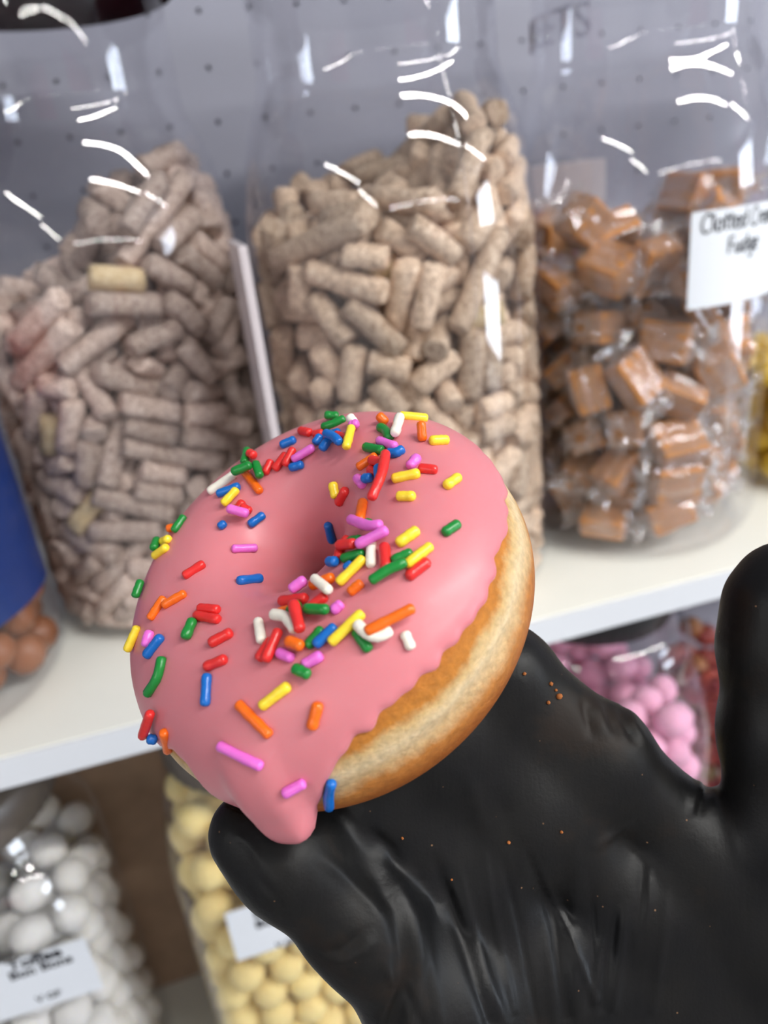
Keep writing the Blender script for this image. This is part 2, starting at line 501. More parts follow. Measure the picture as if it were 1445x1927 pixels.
# labels and lettering
RL = RJ + .0004
th, z_t = on_cyl(1303, 400, AX_FUDGE, RL); th2, z_b = on_cyl(1290, 584, AX_FUDGE, RL)
th_l = (th + th2) / 2
lab = obj('label', patch(RL, th_l, th_l + .078 / RL, z_b, z_t), M['label'], j_fudge); lab['label'] = 'white paper label with black handwriting'
tA, zA = on_cyl(1318, 438, AX_FUDGE, RL); tB, zB = on_cyl(1368, 474, AX_FUDGE, RL)
obj('lettering', handwriting([('Clotted Cream', tA, zA), ('Fudge', tB, zB - .0008)], RL, .0080, .00105, narrow=.90), M['ink'], lab)
def on_front(px, py, y):
    d = RCW @ ray(px, py); P = CAM + d * (y / d[1]); return P[0], P[2]
for jr, ax, corners, rows, wlab in (
        (j_toffee, AX_TOFFEE, ((165, 1763), (190, 1861)), ((18, 1828, 'Toffee', .0110, .0004), (20, 1845, 'Bon Bons', .0088, .0003), (70, 1886, 'V GF', .0066, .0002)), -.088),
        (j_lemon, AX_LEMON, ((422, 1720), (447, 1809)), ((478, 1727, 'Lemon', .0115, .0005), (482, 1747, 'Bon Bons', .0092, .0004), (520, 1784, 'V GF', .0066, .0002)), .088)):
    yf = ax[1] - HW - .0006
    xa, za = on_front(*corners[0], yf); xb, zb_ = on_front(*corners[1], yf)
    xe = (xa + xb) / 2
    lab = obj('label', box_mesh(min(xe, xe + wlab) - ax[0], max(xe, xe + wlab) - ax[0], -HW - .0007, -HW - .0003, zb_ - LOW, za - LOW), M['label'], jr); lab['label'] = 'white paper label with printed name'
    for (px, py, txt, size, bold) in rows:
        xx, zz = on_front(px, py, yf)
        me = type_mesh(txt, size, 1e3, 0, 0, bold=bold)
        for v in me.vertices:
            v.co = (xx - ax[0] + v.co.x, -HW - .0009, zz - LOW + v.co.z)
        obj('lettering', me, M['ink'], lab)
# raised SWEETS on the fudge jar's neck
RN = .0590
tS, zS = on_cyl(1092, 70, AX_FUDGE, RN)
me = type_mesh('SWEETS', .022, RN, tS - .072 / RN, zS, bold=.0, extrude=.0012, dr=.0)
obj('raised_lettering', me, M['emboss'], j_fudge)
# blue and red wrap
tw, zw = on_cyl(60, 1075, AX_BLUE, RL)
obj('blue_wrap', patch(RL, -1.5, 1.62, .052, .148, n=60), M['blue'], j_blue)
obj('red_wrap', patch(RL, -1.5, 1.62, .1485, .190, n=60), M['red'], j_blue)

# ------------------------------------------------------------------ sweets
def seg_pack(n, r, lens, ax, zb, prof, top, shell, iters=110, seed=1, lo=.006, sq=None):
    """Settle n round-ended rods (length 0 gives balls) against each other inside a jar. Returns end points."""
    g = np.random.default_rng(seed)
    rad = radius_at(prof)
    L = lens
    th = g.uniform(0, 2 * np.pi, n); zc = g.uniform(lo + r, .285, n)
    rr = g.uniform(RJ - shell, RJ - r, n)
    c = np.stack([rr * np.sin(th), -rr * np.cos(th), zc], -1)
    over = c[:, 2] > top(c[:, 0], c[:, 1]) - r
    c[over, 2] = g.uniform(.01, 1, over.sum()) * (top(c[over, 0], c[over, 1]) - r)
    d = g.normal(size=(n, 3)); d[:, 2] *= .8
    tang = np.stack([c[:, 0], c[:, 1], 0 * zc], -1) / rr[:, None]
    d -= tang * (d * tang).sum(1)[:, None] * .85
    d /= np.linalg.norm(d, axis=1)[:, None]
    A, B = c - d * L[:, None] / 2, c + d * L[:, None] / 2
    ii = jj = None
    for it in range(iters):
        if it % 8 == 0:
            c = (A + B) / 2
            D2 = ((c[:, None] - c[None]) ** 2).sum(-1)
            reach = (L[:, None] + L[None]) / 2 + 2.6 * r
            ii, jj = np.where(np.triu(D2 < reach ** 2, 1))
        u, v, w = B[ii] - A[ii], B[jj] - A[jj], A[ii] - A[jj]
        a, b_, cc = (u * u).sum(1) + 1e-12, (u * v).sum(1), (v * v).sum(1) + 1e-12
        dd, e = (u * w).sum(1), (v * w).sum(1)
        den = a * cc - b_ * b_
        s = np.clip(np.where(den > 1e-14, (b_ * e - cc * dd) / np.maximum(den, 1e-14), .5), 0, 1)
        t = np.clip((b_ * s + e) / cc, 0, 1)
        s = np.clip((b_ * t - dd) / a, 0, 1)
        pv = w + u * s[:, None] - v * t[:, None]
        dist = np.linalg.norm(pv, axis=1) + 1e-9
        pen = 2 * r - dist
        k = pen > 0
        corr = pv[k] / dist[k][:, None] * (pen[k] * .32)[:, None]
        for arr, idx, wgt in ((A, ii[k], 1 - s[k]), (B, ii[k], s[k])):
            np.add.at(arr, idx, corr * wgt[:, None])
        for arr, idx, wgt in ((A, jj[k], 1 - t[k]), (B, jj[k], t[k])):
            np.add.at(arr, idx, -corr * wgt[:, None])
        for rep in range(2):
            for E in (A, B):
                E[:, 2] -= .00008
                q = np.hypot(E[:, 0], E[:, 1]) + 1e-9
                lim = (rad(np.clip(E[:, 2] - .4 * r, .002, .33)) - r - .0020) * squareness(np.arctan2(E[:, 0], -E[:, 1]), E[:, 2], sq)
                f = np.minimum(1, lim / q); E[:, 0] *= f; E[:, 1] *= f
                q = np.hypot(E[:, 0], E[:, 1]) + 1e-9
                f = np.maximum(1, (RJ - shell) / q); f = 1 + (f - 1) * .3; E[:, 0] *= f; E[:, 1] *= f
                E[:, 2] = np.maximum(E[:, 2], lo + r)
                E[:, 2] = np.minimum(E[:, 2], np.maximum(top(E[:, 0], E[:, 1]) - r, lo + r))
            c = (A + B) / 2; d = B - A; d /= np.linalg.norm(d, axis=1)[:, None] + 1e-12
            A, B = c - d * L[:, None] / 2, c + d * L[:, None] / 2
    return A, B

def to_cam_facing(c, ax, limit):
    """True for pieces on the side of the jar towards the viewer, within a half-angle."""
    v = np.array([-ax[0], -ax[1]]); v /= np.linalg.norm(v)
    q = c[:, :2] / (np.linalg.norm(c[:, :2], axis=1)[:, None] + 1e-9)
    return (q @ v) > math.cos(limit)

def merge(name, parts, material, label, cat):
    """parts: (mesh verts array, faces list, 4x4) joined into one uncountable mass."""
    V, F, off = [], [], 0
    for v, f, mw in parts:
        V.append(v @ np.array(mw.to_3x3()).T + np.array(mw.translation)); F += [tuple(i + off for i in q) for q in f]; off += len(v)
    o = obj(name, mesh_from(np.concatenate(V), F), material)
    return tag(o, label, cat, kind='stuff')

def mesh_arrays(me):
    return np.array([v.co[:] for v in me.vertices]), [tuple(p.vertices) for p in me.polygons]

# ---- candy sticks
def stick_mesh(seed, r):
    """Unit-length rough extruded stick along z, broken ends."""
    g = np.random.default_rng(seed)
    n, rows = 9, 7
    vs, fs = [], []
    ph = g.uniform(0, 6.28, 4)
    tilt = g.uniform(-.35, .35, 4)
    for k in range(rows):
        t = k / (rows - 1)
        for i in range(n):
            a = 2 * math.pi * i / n
            q = r * (1 + .07 * math.sin(3 * a + ph[0] + 2 * t) + .06 * math.sin(2 * a + ph[1]) + g.uniform(-.11, .11))
            if k in (0, rows - 1): q *= .80
            z = -.5 + t
            if k <= 1: z += .10 * (tilt[0] * math.cos(a) + tilt[1] * math.sin(a)) + (.03 if k == 1 else 0) * 0
            if k >= rows - 2: z += .10 * (tilt[2] * math.cos(a) + tilt[3] * math.sin(a))
            if k == 1: z = z - 1 / (rows - 1) + .05
            if k == rows - 2: z = z + 1 / (rows - 1) - .05
            vs.append((q * math.cos(a) + .06 * r * math.sin(t * 5 + ph[2]), q * math.sin(a) + .06 * r * math.cos(t * 4 + ph[3]), z))
    for k in range(rows - 1):
        for i in range(n):
            j = (i + 1) % n; fs.append((k * n + i, k * n + j, (k + 1) * n + j, (k + 1) * n + i))
    fs.append(tuple(range(n - 1, -1, -1))); fs.append(tuple((rows - 1) * n + i for i in range(n)))
    return vs, fs

def stick_mat(name, c_dark, c_mid, c_pale):
    m, nt, out = new_mat(name)
    p = N(nt, 'ShaderNodeBsdfPrincipled', i_Roughness=0.75)
    p.inputs['Specular IOR Level'].default_value = 0.25
    tc = N(nt, 'ShaderNodeTexCoord'); oi = N(nt, 'ShaderNodeObjectInfo')
    geo = N(nt, 'ShaderNodeNewGeometry')
    t = N(nt, 'ShaderNodeTexNoise', i_Scale=420.0, i_Detail=4.0, i_Roughness=0.7)
    nt.links.new(geo.outputs['Position'], t.inputs['Vector'])
    r1 = ramp(nt, [(.30, c_dark), (.55, c_mid), (.78, c_pale)])
    nt.links.new(t.outputs['Fac'], r1.inputs[0])
    hs = N(nt, 'ShaderNodeHueSaturation')
    mr = N(nt, 'ShaderNodeMapRange', i_1=0.0, i_2=1.0, i_3=.70, i_4=1.25)
    nt.links.new(oi.outputs['Random'], mr.inputs[0]); nt.links.new(mr.outputs[0], hs.inputs['Value'])
    nt.links.new(r1.outputs[0], hs.inputs['Color'])
    nt.links.new(hs.outputs[0], p.inputs['Base Color'])
    t2 = N(nt, 'ShaderNodeTexNoise', i_Scale=900.0, i_Detail=3.0)
    nt.links.new(geo.outputs['Position'], t2.inputs['Vector'])
    b = N(nt, 'ShaderNodeBump', i_Strength=0.6, i_Distance=0.0012)
    nt.links.new(t2.outputs['Fac'], b.inputs['Height']); nt.links.new(b.outputs[0], p.inputs['Normal'])
    nt.links.new(p.outputs[0], out.inputs[0])
    return m
M['stick_l'] = stick_mat('dusty_mauve_brown', lin(142, 116, 104), lin(222, 200, 186), lin(250, 240, 232))
M['stick_m'] = stick_mat('dusty_tan_brown', lin(146, 118, 96), lin(222, 196, 170), lin(250, 238, 218))
M['stick_pale'] = stick_mat('pale_broken_sugar', lin(200, 170, 120), lin(226, 204, 164), lin(240, 226, 196))
RS = .0061
STICKS = [stick_mesh(s, RS) for s in range(6)]

def fill_sticks(ax, top, n, mat_main, label, group, seed, stuff_label):
    g = np.random.default_rng(seed)
    L = np.clip(g.lognormal(math.log(.020), .48, n), .006, .052)
    A, B = seg_pack(n, RS, L, ax, 0, PROF_TALL, top, .034, seed=seed)
    c = (A + B) / 2
    rad = radius_at(PROF_TALL)
    face = to_cam_facing(c, ax, 1.45)
    outer = np.hypot(c[:, 0], c[:, 1]) > RJ - .026
    high = c[:, 2] > top(c[:, 0], c[:, 1]) - .028
    pick = (face & outer) | high
    shared = {}
    rest = []
    idx = np.argsort(-c[:, 2])
    count = 0
    for i in idx:
        d = Vector(B[i] - A[i]).normalized()
        q = d.to_track_quat('Z', 'Y') @ Quaternion((0, 0, 1), float(g.uniform(0, 6.28)))
        mw = Matrix.Translation(Vector(c[i]) + Vector((ax[0], ax[1], 0))) @ q.to_matrix().to_4x4() @ Matrix.Diagonal((1, 1, L[i] + 1.7 * RS, 1))
        k = int(g.integers(0, 6)); pale = g.random() < .14 and L[i] < .016
        vv = np.array(STICKS[k][0]) @ np.array(mw.to_3x3()).T + np.array(mw.translation) - [ax[0], ax[1], 0]
        exc = (np.hypot(vv[:, 0], vv[:, 1]) - rad(np.clip(vv[:, 2], .002, .33))).max() + .0008
        if exc > 0:
            v2 = -Vector((c[i, 0], c[i, 1], 0)).normalized() * exc * 1.05
            mw = Matrix.Translation(v2) @ mw
        if pick[i] and count < 235:
            key = (k, pale)
            if key not in shared:
                me = mesh_from(*STICKS[k]); me.materials.append(M['stick_pale'] if pale else mat_main); shared[key] = me
            o = obj('candy_stick', shared[key]); o.matrix_world = mw
            tag(o, label, 'candy', group); count += 1
        else:
            rest.append((np.array(STICKS[k][0]), STICKS[k][1], mw))
    for j in range(150):                                   # the sticks in the middle of the jar
        th = g.uniform(0, 6.28); rr = .036 * math.sqrt(g.random())
        x, y = rr * math.sin(th), rr * math.cos(th)
        z = g.uniform(.030, float(top(x, y)) - .022)
        q = Vector(g.normal(size=3)).to_track_quat('Z', 'Y')
        rest.append((np.array(STICKS[j % 6][0]), STICKS[j % 6][1], Matrix.Translation((ax[0] + x, ax[1] + y, z)) @ q.to_matrix().to_4x4() @ Matrix.Diagonal((1, 1, .034, 1))))
    merge('candy_stick_mass', rest, mat_main, stuff_label, 'candy')

def top_left(x, y):
    return np.clip(.240 + .72 * x + .12 * y + .012 * np.sin(x * 70 + 1), .18, .284)
def top_mid(x, y):
    return np.clip(.252 + .46 * x + .16 * y - .010 * np.cos(x * 60), .195, .272)
fill_sticks(AX_LEFT, top_left, 540, M['stick_l'], 'mauve-brown sugar-dusted candy stick among those in the dark-lidded left jar', 'mauve-brown candy sticks in the left jar', 3, 'mauve-brown candy sticks packed deep inside the dark-lidded left jar')
fill_sticks(AX_MID, top_mid, 580, M['stick_m'], 'tan sugar-dusted candy stick among those in the jar behind the donut', 'tan candy sticks in the jar behind the donut', 5, 'tan candy sticks packed deep inside the jar behind the donut')

# ---- bon bons and other round sweets
def ball_mesh(seed, r, lump=.06, sub=2):
    bm = bmesh.new()
    bmesh.ops.create_icosphere(bm, subdivisions=sub, radius=r)
    g = np.random.default_rng(seed); w = g.normal(size=(5, 3)); ph = g.uniform(0, 6.28, 5)
    for v in bm.verts:
        n = v.co.normalized()
        k = sum(math.sin(2.2 * n.dot(Vector(a)) + p) for a, p in zip(w, ph)) / 5
        v.co = v.co * (1 + lump * k)
        v.co.z *= .95
    me = bpy.data.meshes.new('mesh'); bm.to_mesh(me); bm.free()
    me.polygons.foreach_set('use_smooth', [True] * len(me.polygons))
    return me

def fill_balls(name, ax, zb, prof, r, n, top, mats, label, group, cat, seed, stuff_label, limit=1.5, shell=.036, cap=150, lump=.06, sq=None):
    g = np.random.default_rng(seed)
    A, B = seg_pack(n, r, np.full(n, .0006), ax, zb, prof, top, shell, seed=seed, iters=120, sq=sq)
    c = (A + B) / 2
    pick = (to_cam_facing(c, ax, limit) & (np.hypot(c[:, 0], c[:, 1]) > RJ - 2.4 * r)) | (c[:, 2] > top(c[:, 0], c[:, 1]) - 2.3 * r)
    pool = [ball_mesh(seed * 10 + k, r, lump) for k in range(5)]
    pools = [[m.copy() for m in pool] for _ in mats]
    for ms, mt in zip(pools, mats):
        for m in ms: m.materials.append(mt)
    arrs = [mesh_arrays(m) for m in pool]
    rest, cnt = [], 0
    for i in range(n):
        mw = Matrix.Translation((ax[0] + c[i, 0], ax[1] + c[i, 1], zb + c[i, 2])) @ Matrix(Quaternion(Vector(g.normal(size=3)).normalized(), float(g.uniform(0, 6))).to_matrix()).to_4x4()
        k = int(g.integers(0, 5)); mi = int(g.integers(0, len(mats)))
        if pick[i] and cnt < cap:
            o = obj(name, pools[mi][k]); o.matrix_world = mw
            lb = label[mi] if isinstance(label, (list, tuple)) else label
            tag(o, lb, cat, group); cnt += 1
        else:
            rest.append((arrs[k][0], arrs[k][1], mw))
    if rest:
        merge(name + '_mass', rest, mats[0], stuff_label, cat)

def sugar_mat(name, col, spread=.10):
    return plain(name, col, 0.85, 0.15, noise=.10, scale=90, bump=.35, bump_scale=500, random_tint=spread, sss=.25, sss_r=(1, .8, .5), sss_scale=.004)
M['bb_white'] = sugar_mat('icing_white', lin(232, 230, 226), .06)
M['bb_yellow'] = sugar_mat('icing_yellow', lin(250, 226, 158), .06)
M['bb_pink'] = sugar_mat('icing_pink', lin(238, 176, 204), .07)
M['sw_red'] = plain('sweet_red', lin(184, 84, 64), .4, .5)
M['sw_orange'] = plain('sweet_orange', lin(206, 138, 86), .4, .5)
M['sw_green'] = plain('sweet_green', lin(150, 142, 90), .4, .5)
M['sw_brown'] = plain('sweet_brown', lin(140, 84, 50), .4, .4, random_tint=.15)
M['sw_yellow'] = plain('sweet_yellow', lin(226, 186, 50), .3, .5)
flat = lambda h, s=0.0: (lambda x, y: h + s * x + .006 * np.sin(60 * x + 40 * y))
fill_balls('bon_bon', AX_TOFFEE, LOW, PROF_LOW, .0122, 310, flat(.272, -.1), [M['bb_white']], 'white dusted bon bon inside the toffee jar on the lower shelf', 'white bon bons', 'candy', 11, 'white bon bons deep in the toffee jar', sq=5.0)
fill_balls('bon_bon', AX_LEMON, LOW, PROF_LOW, .0122, 270, flat(.306), [M['bb_yellow']], 'pale yellow bon bon inside the jar beside the gloved thumb', 'yellow bon bons', 'candy', 12, 'pale yellow bon bons deep inside the jar beside the thumb', sq=5.0)
fill_balls('bon_bon', AX_PINK, LOW, PROF_WIDE, .0118, 310, flat(.330), [M['bb_pink']], 'pink bon bon inside the black-lidded jar right of the glove', 'pink bon bons', 'candy', 13, 'pink bon bons deep inside the black-lidded jar', sq=5.0)
fill_balls('boiled_sweet', AX_MIX, LOW, PROF_LOW, .0105, 230, flat(.255), [M['sw_red'], M['sw_orange'], M['sw_green']],
           ['red sweet in the jar between pink bon bons and raised finger', 'orange sweet in the jar between pink bon bons and raised finger', 'green sweet in the jar between pink bon bons and raised finger'], 'mixed fruit sweets', 'candy', 14, 'mixed red sweets deep in their jar behind the raised finger', sq=5.0, shell=.024, cap=60)
fill_balls('toffee_sweet', AX_BLUE, 0, PROF_TALL, .0115, 110, flat(.16), [M['sw_brown']], 'brown sweet below the blue wrap of the leftmost jar', 'brown sweets', 'candy', 15, 'brown sweets behind the blue wrap of the leftmost jar', shell=.026, cap=50)
fill_balls('sherbet_sweet', AX_YEL, 0, PROF_TALL, .0110, 110, flat(.09), [M['sw_yellow']], 'yellow sweet in the jar cut off by the right photo edge', 'yellow sweets', 'candy', 16, 'yellow sweets deep in the jar at the right photo edge', shell=.026, cap=50)

# ---- wrapped fudge
M['fudge'] = plain('caramel_fudge', lin(210, 144, 80), .5, .3, noise=.10, scale=110, bump=.2, bump_scale=300, random_tint=.16, sss=.15, sss_r=(1, .5, .2), sss_scale=.003)
def fudge_meshes(seed):
    g = np.random.default_rng(seed)
    sx, sy, sz = g.uniform(.0235, .028), g.uniform(.020, .024), g.uniform(.014, .019)
    cube = box_mesh(-sx / 2, sx / 2, -sy / 2, sy / 2, -sz / 2, sz / 2, .0016, 2)
    cube.materials.append(M['fudge'])
    # film: a creased sleeve around the block, gathered to a waist and fanned out at both ends
    vs, fs = [], []
    n = 20
    rows = [(-sx / 2 - .011, 1.05, 1), (-sx / 2 - .008, .72, 1), (-sx / 2 - .005, .30, .7), (-sx / 2 - .001, 1.02, .35), (-sx / 6, 1.15, .2), (sx / 6, 1.15, .2), (sx / 2 + .001, 1.02, .35), (sx / 2 + .005, .30, .7), (sx / 2 + .008, .72, 1), (sx / 2 + .011, 1.05, 1)]
    for k, (x, s, cr) in enumerate(rows):
        tw = g.uniform(-.4, .4)
        for i in range(n):
            a = 2 * math.pi * i / n + tw * (cr > .5)
            ca, sa = math.cos(a), math.sin(a)
            q = 1.0 / max(abs(ca) ** 4 + abs(sa) ** 4, .2) ** .25
            pl = 1 + cr * (.28 * (1 if i % 2 else -1)) + g.uniform(-.06, .06)
            fl = .55 if k in (0, 1, 8, 9) else 1.0
            vs.append((x + cr * g.uniform(-.0025, .0025), q * ca * sy / 2 * s * pl, q * sa * sz / 2 * s * pl * fl))
    for k in range(len(rows) - 1):
        for i in range(n):
            j = (i + 1) % n; fs.append((k * n + i, k * n + j, (k + 1) * n + j, (k + 1) * n + i))
    film = mesh_from(vs, fs, smooth=False)
    film.materials.append(M['wrapper'])
    return cube, film
FUDGE = [fudge_meshes(40 + k) for k in range(6)]
FVERT = [mesh_arrays(f[1])[0] for f in FUDGE]; FRAD = radius_at(PROF_TALL)
def top_fudge(x, y):
    return .215 + .10 * x + .012 * np.sin(60 * x + 50 * y)
g = np.random.default_rng(21)
nf = 118
A, B = seg_pack(nf, .0140, np.full(nf, .012), AX_FUDGE, 0, PROF_TALL, top_fudge, .050, seed=21, iters=140)
for i in range(nf):
    c = (A[i] + B[i]) / 2
    root = empty('wrapped_fudge', (AX_FUDGE[0] + c[0], AX_FUDGE[1] + c[1], c[2]), 'caramel fudge piece twisted in clear film inside the labelled fudge jar', 'candy', 'wrapped fudge pieces')
    d = Vector(B[i] - A[i]).normalized()
    root.rotation_mode = 'QUATERNION'
    root.rotation_quaternion = d.to_track_quat('X', 'Z') @ Quaternion((1, 0, 0), float(g.uniform(0, 6.28)))
    k = int(g.integers(0, 6))
    if g.random() < .6: root.rotation_quaternion = Quaternion(Vector(g.normal(size=3)).normalized(), float(g.uniform(0, 3.1)))
    fv = FVERT[k] @ np.array(root.rotation_quaternion.to_matrix()).T + c
    exc = (np.hypot(fv[:, 0], fv[:, 1]) - FRAD(np.clip(fv[:, 2], .002, .33))).max() + .0008
    if exc > 0: root.location += -Vector((c[0], c[1], 0)).normalized() * exc
    low = .0055 - fv[:, 2].min()
    if low > 0: root.location.z += low
    obj('fudge_block', FUDGE[k][0], None, root)
    obj('wrapper', FUDGE[k][1], None, root)

# ---- odds and ends on the shelves
dv = obj('shelf_divider', box_mesh(.0328, .0368, .352, .400, 0.0, .212, .0006), M['divider'])
tag(dv, 'narrow white upright divider between the two jars of candy sticks', 'divider')
pk = empty('carton', (.268, .556, 0), 'small pink and white carton at the back between two jars', 'box')
obj('carton_body', box_mesh(-.045, .045, -.025, .025, 0, .195, .001), M['pinkcard'], pk)
obj('white_band', box_mesh(-.0455, .0455, -.0255, .0255, .195, .224, .001), M['divider'], pk)
cb = empty('cardboard_box', (-.095, .545, LOW), 'brown cardboard box in shadow between white and yellow bon bons', 'box')
obj('box_body', box_mesh(-.12, .12, -.04, .04, 0, .30, .001), M['card'], cb)
obj('flap', box_mesh(-.12, .12, -.043, -.0405, .215, .30, .0006), M['card'], cb)

# ------------------------------------------------------------------ donut
DC = np.array([-0.01215, 0.0193, 0.172])                 # centre in camera space, metres
DN = np.array([-0.44968, -0.61709, -0.64574]); DN /= np.linalg.norm(DN)
E1 = np.cross([0, 1, 0], DN); E1 /= np.linalg.norm(E1)
E2 = np.cross(DN, E1)
RO, HB = 0.0462, 0.0210
far = np.array([DN[0], DN[1], 0]); far -= DN * (far @ DN)
UF = math.atan2(far @ E2, far @ E1)
RI, SH, SU = .0092, .004, UF - .6
def hash_wave(U, V, seed, n=7, f=3):
    g = np.random.default_rng(seed); o = 0
    for _ in range(n):
        a, b = g.integers(1, f + 1), g.integers(0, f + 1)
        o = o + g.normal() * np.sin(a * U + b * V + g.uniform(0, 6.28))
    return o / n
def dough_local(U, V):
    """Local donut coordinates (axes E1, E2, DN): V = 0 crown, +90 deg outer rim, -90 deg inside the hole."""
    hx, hy = SH * math.cos(SU), SH * math.sin(SU)
    dx, dy = np.cos(U), np.sin(U)
    bb = hx * dx + hy * dy
    rin = bb + np.sqrt(bb * bb - (SH * SH - RI * RI))
    ro = RO + .0007 * hash_wave(U, U * 0, 3)
    Rm, a = (ro + rin) / 2, (ro - rin) / 2
    sv = np.sin(V)
    groove = np.exp(-((V - 1.5) / .10) ** 2) * .0005 * (1 + .8 * np.sin(3 * U))
    sv = np.where(sv < 0, -np.abs(sv) ** .72, sv)
    rho = Rm + (a + .0004 * hash_wave(U, V, 9)) * sv - groove
    h = HB * np.cos(V)
    h = np.where(h < 0, h * .92, h)
    return np.stack([rho * dx, rho * dy, h], -1)
BASIS = np.stack([E1, E2, DN], 1)                         # local -> camera
def donut_cam(p): return p @ BASIS.T + DC

donut = empty('donut', (0, 0, 0), 'pink glazed ring donut with rainbow sprinkles held in a black glove', 'donut')
R3 = RCW @ BASIS
mw = Matrix.Identity(4)
c_w = cw(DC)
for i in range(3):
    for j in range(3): mw[i][j] = R3[i, j]
    mw[i][3] = c_w[i]
donut.matrix_world = mw

NU, NV = 260, 110
U, V = np.meshgrid(np.linspace(0, 2 * np.pi, NU, endpoint=False), np.linspace(-np.pi, np.pi, NV, endpoint=False), indexing='ij')
P = dough_local(U, V)
def grid_faces(nu, nv, wrap_v):
    f = []
    for i in range(nu):
        i2 = (i + 1) % nu
        for j in range(nv if wrap_v else nv - 1):
            j2 = (j + 1) % nv
            f.append((i * nv + j, i2 * nv + j, i2 * nv + j2, i * nv + j2))
    return f

m, nt, out = new_mat('fried_dough')
p = N(nt, 'ShaderNodeBsdfPrincipled', i_Roughness=0.55)
p.inputs['Specular IOR Level'].default_value = .35
p.inputs['Subsurface Weight'].default_value = .08
p.inputs['Subsurface Radius'].default_value = (1, .55, .2)
p.inputs['Subsurface Scale'].default_value = .003
tc = N(nt, 'ShaderNodeTexCoord')
sep = N(nt, 'ShaderNodeSeparateXYZ'); nt.links.new(tc.outputs['Object'], sep.inputs[0])
t1 = N(nt, 'ShaderNodeTexNoise', i_Scale=42.0, i_Detail=6.0, i_Roughness=.68); nt.links.new(tc.outputs['Object'], t1.inputs['Vector'])
ma = N(nt, 'ShaderNodeMath', operation='MULTIPLY_ADD'); ma.inputs[1].default_value = .011; nt.links.new(t1.outputs['Fac'], ma.inputs[0]); nt.links.new(sep.outputs['Z'], ma.inputs[2])
mr = N(nt, 'ShaderNodeMapRange', i_1=-.0085, i_2=.0315, i_3=0.0, i_4=1.0); nt.links.new(ma.outputs[0], mr.inputs[0])
rp = ramp(nt, [(.0, lin(132, 68, 20)), (.20, lin(164, 92, 30)), (.31, lin(184, 118, 52)), (.37, lin(204, 168, 120)), (.46, lin(222, 197, 156)), (.53, lin(208, 174, 120)), (.575, lin(190, 122, 44)), (.70, lin(178, 104, 28))])
nt.links.new(mr.outputs[0], rp.inputs[0])
t2 = N(nt, 'ShaderNodeTexNoise', i_Scale=700.0, i_Detail=3.0); nt.links.new(tc.outputs['Object'], t2.inputs['Vector'])
hs = N(nt, 'ShaderNodeHueSaturation'); mr2 = N(nt, 'ShaderNodeMapRange', i_1=.3, i_2=.7, i_3=.84, i_4=1.14)
nt.links.new(t2.outputs['Fac'], mr2.inputs[0]); nt.links.new(mr2.outputs[0], hs.inputs['Value']); nt.links.new(rp.outputs[0], hs.inputs['Color']); nt.links.new(hs.outputs[0], p.inputs['Base Color'])
mp = N(nt, 'ShaderNodeMapping'); mp.inputs['Scale'].default_value = (1, 1, 2.2); nt.links.new(tc.outputs['Object'], mp.inputs[0])
t3 = N(nt, 'ShaderNodeTexNoise', i_Scale=95.0, i_Detail=8.0, i_Roughness=.72); nt.links.new(mp.outputs[0], t3.inputs['Vector'])
b = N(nt, 'ShaderNodeBump', i_Strength=.8, i_Distance=.0018); nt.links.new(t3.outputs['Fac'], b.inputs['Height']); nt.links.new(b.outputs[0], p.inputs['Normal'])
nt.links.new(p.outputs[0], out.inputs[0])
M['dough'] = m
obj('dough', mesh_from(P.reshape(-1, 3), grid_faces(NU, NV, True)), M['dough'], donut)

# glaze rim, read off as pixels and laid on the dough
Uf, Vf = np.meshgrid(np.linspace(0, 2 * np.pi, 720, endpoint=False), np.linspace(-.2, np.pi * .9, 300))
Pf = donut_cam(dough_local(Uf, Vf)); pxf = CX + FPX * Pf[..., 0] / Pf[..., 2]; pyf = CY + FPX * Pf[..., 1] / Pf[..., 2]
def dough_uv(px, py):
    d = np.hypot(pxf - px, pyf - py); mk = d < max(4.0, d.min() + 2)
    i = np.unravel_index(np.where(mk, Pf[..., 2], 9).argmin(), d.shape)
    return Uf[i], Vf[i]
RIM = [(958, 945), (945, 1030), (925, 1110), (905, 1150), (880, 1190), (850, 1230), (790, 1275), (772, 1310), (720, 1350), (660, 1400), (625, 1460), (596, 1515), (420, 1500), (360, 1440), (330, 1415)]
uv = np.array([dough_uv(*q) for q in RIM])
u_drip = dough_uv(556, 1536)[0]
u_lo, u_hi = uv[:, 0].min(), uv[:, 0].max()
extra = [(u_drip, 2.0), (u_drip - .10, 1.85), (u_drip + .10, 1.80)]
for du in np.linspace(.25, 2 * np.pi - (u_hi - u_lo) - .25, 8):
    extra.append(((u_hi + du), 1.25))
allp = np.concatenate([uv, np.array(extra)])
allp[:, 0] %= 2 * np.pi
allp = allp[np.argsort(allp[:, 0])]
ext = np.concatenate([allp - [2 * np.pi, 0], allp, allp + [2 * np.pi, 0]])
NUG, NVG = 360, 64
ug = np.linspace(0, 2 * np.pi, NUG, endpoint=False)
vb = np.interp(ug, ext[:, 0], ext[:, 1])
kern = np.exp(-np.linspace(-2, 2, 7) ** 2); kern /= kern.sum()
vb = np.convolve(np.r_[vb[-3:], vb, vb[:3]], kern, 'valid')
vb += .022 * np.sin(31 * ug) * np.sin(7 * ug + 1) + .015 * np.sin(53 * ug + 2) + .02 * np.sin(17 * ug)
VA = -1.95
S = np.linspace(0, 1, NVG) ** .9
Ug = np.repeat(ug[:, None], NVG, 1)
Vg = VA + (vb[:, None] - VA) * S[None]
base = dough_local(Ug, Vg)
eps = 1e-3
nrm = np.cross(dough_local(Ug + eps, Vg) - base, dough_local(Ug, Vg + eps) - base)
nrm /= np.linalg.norm(nrm, axis=-1)[..., None]
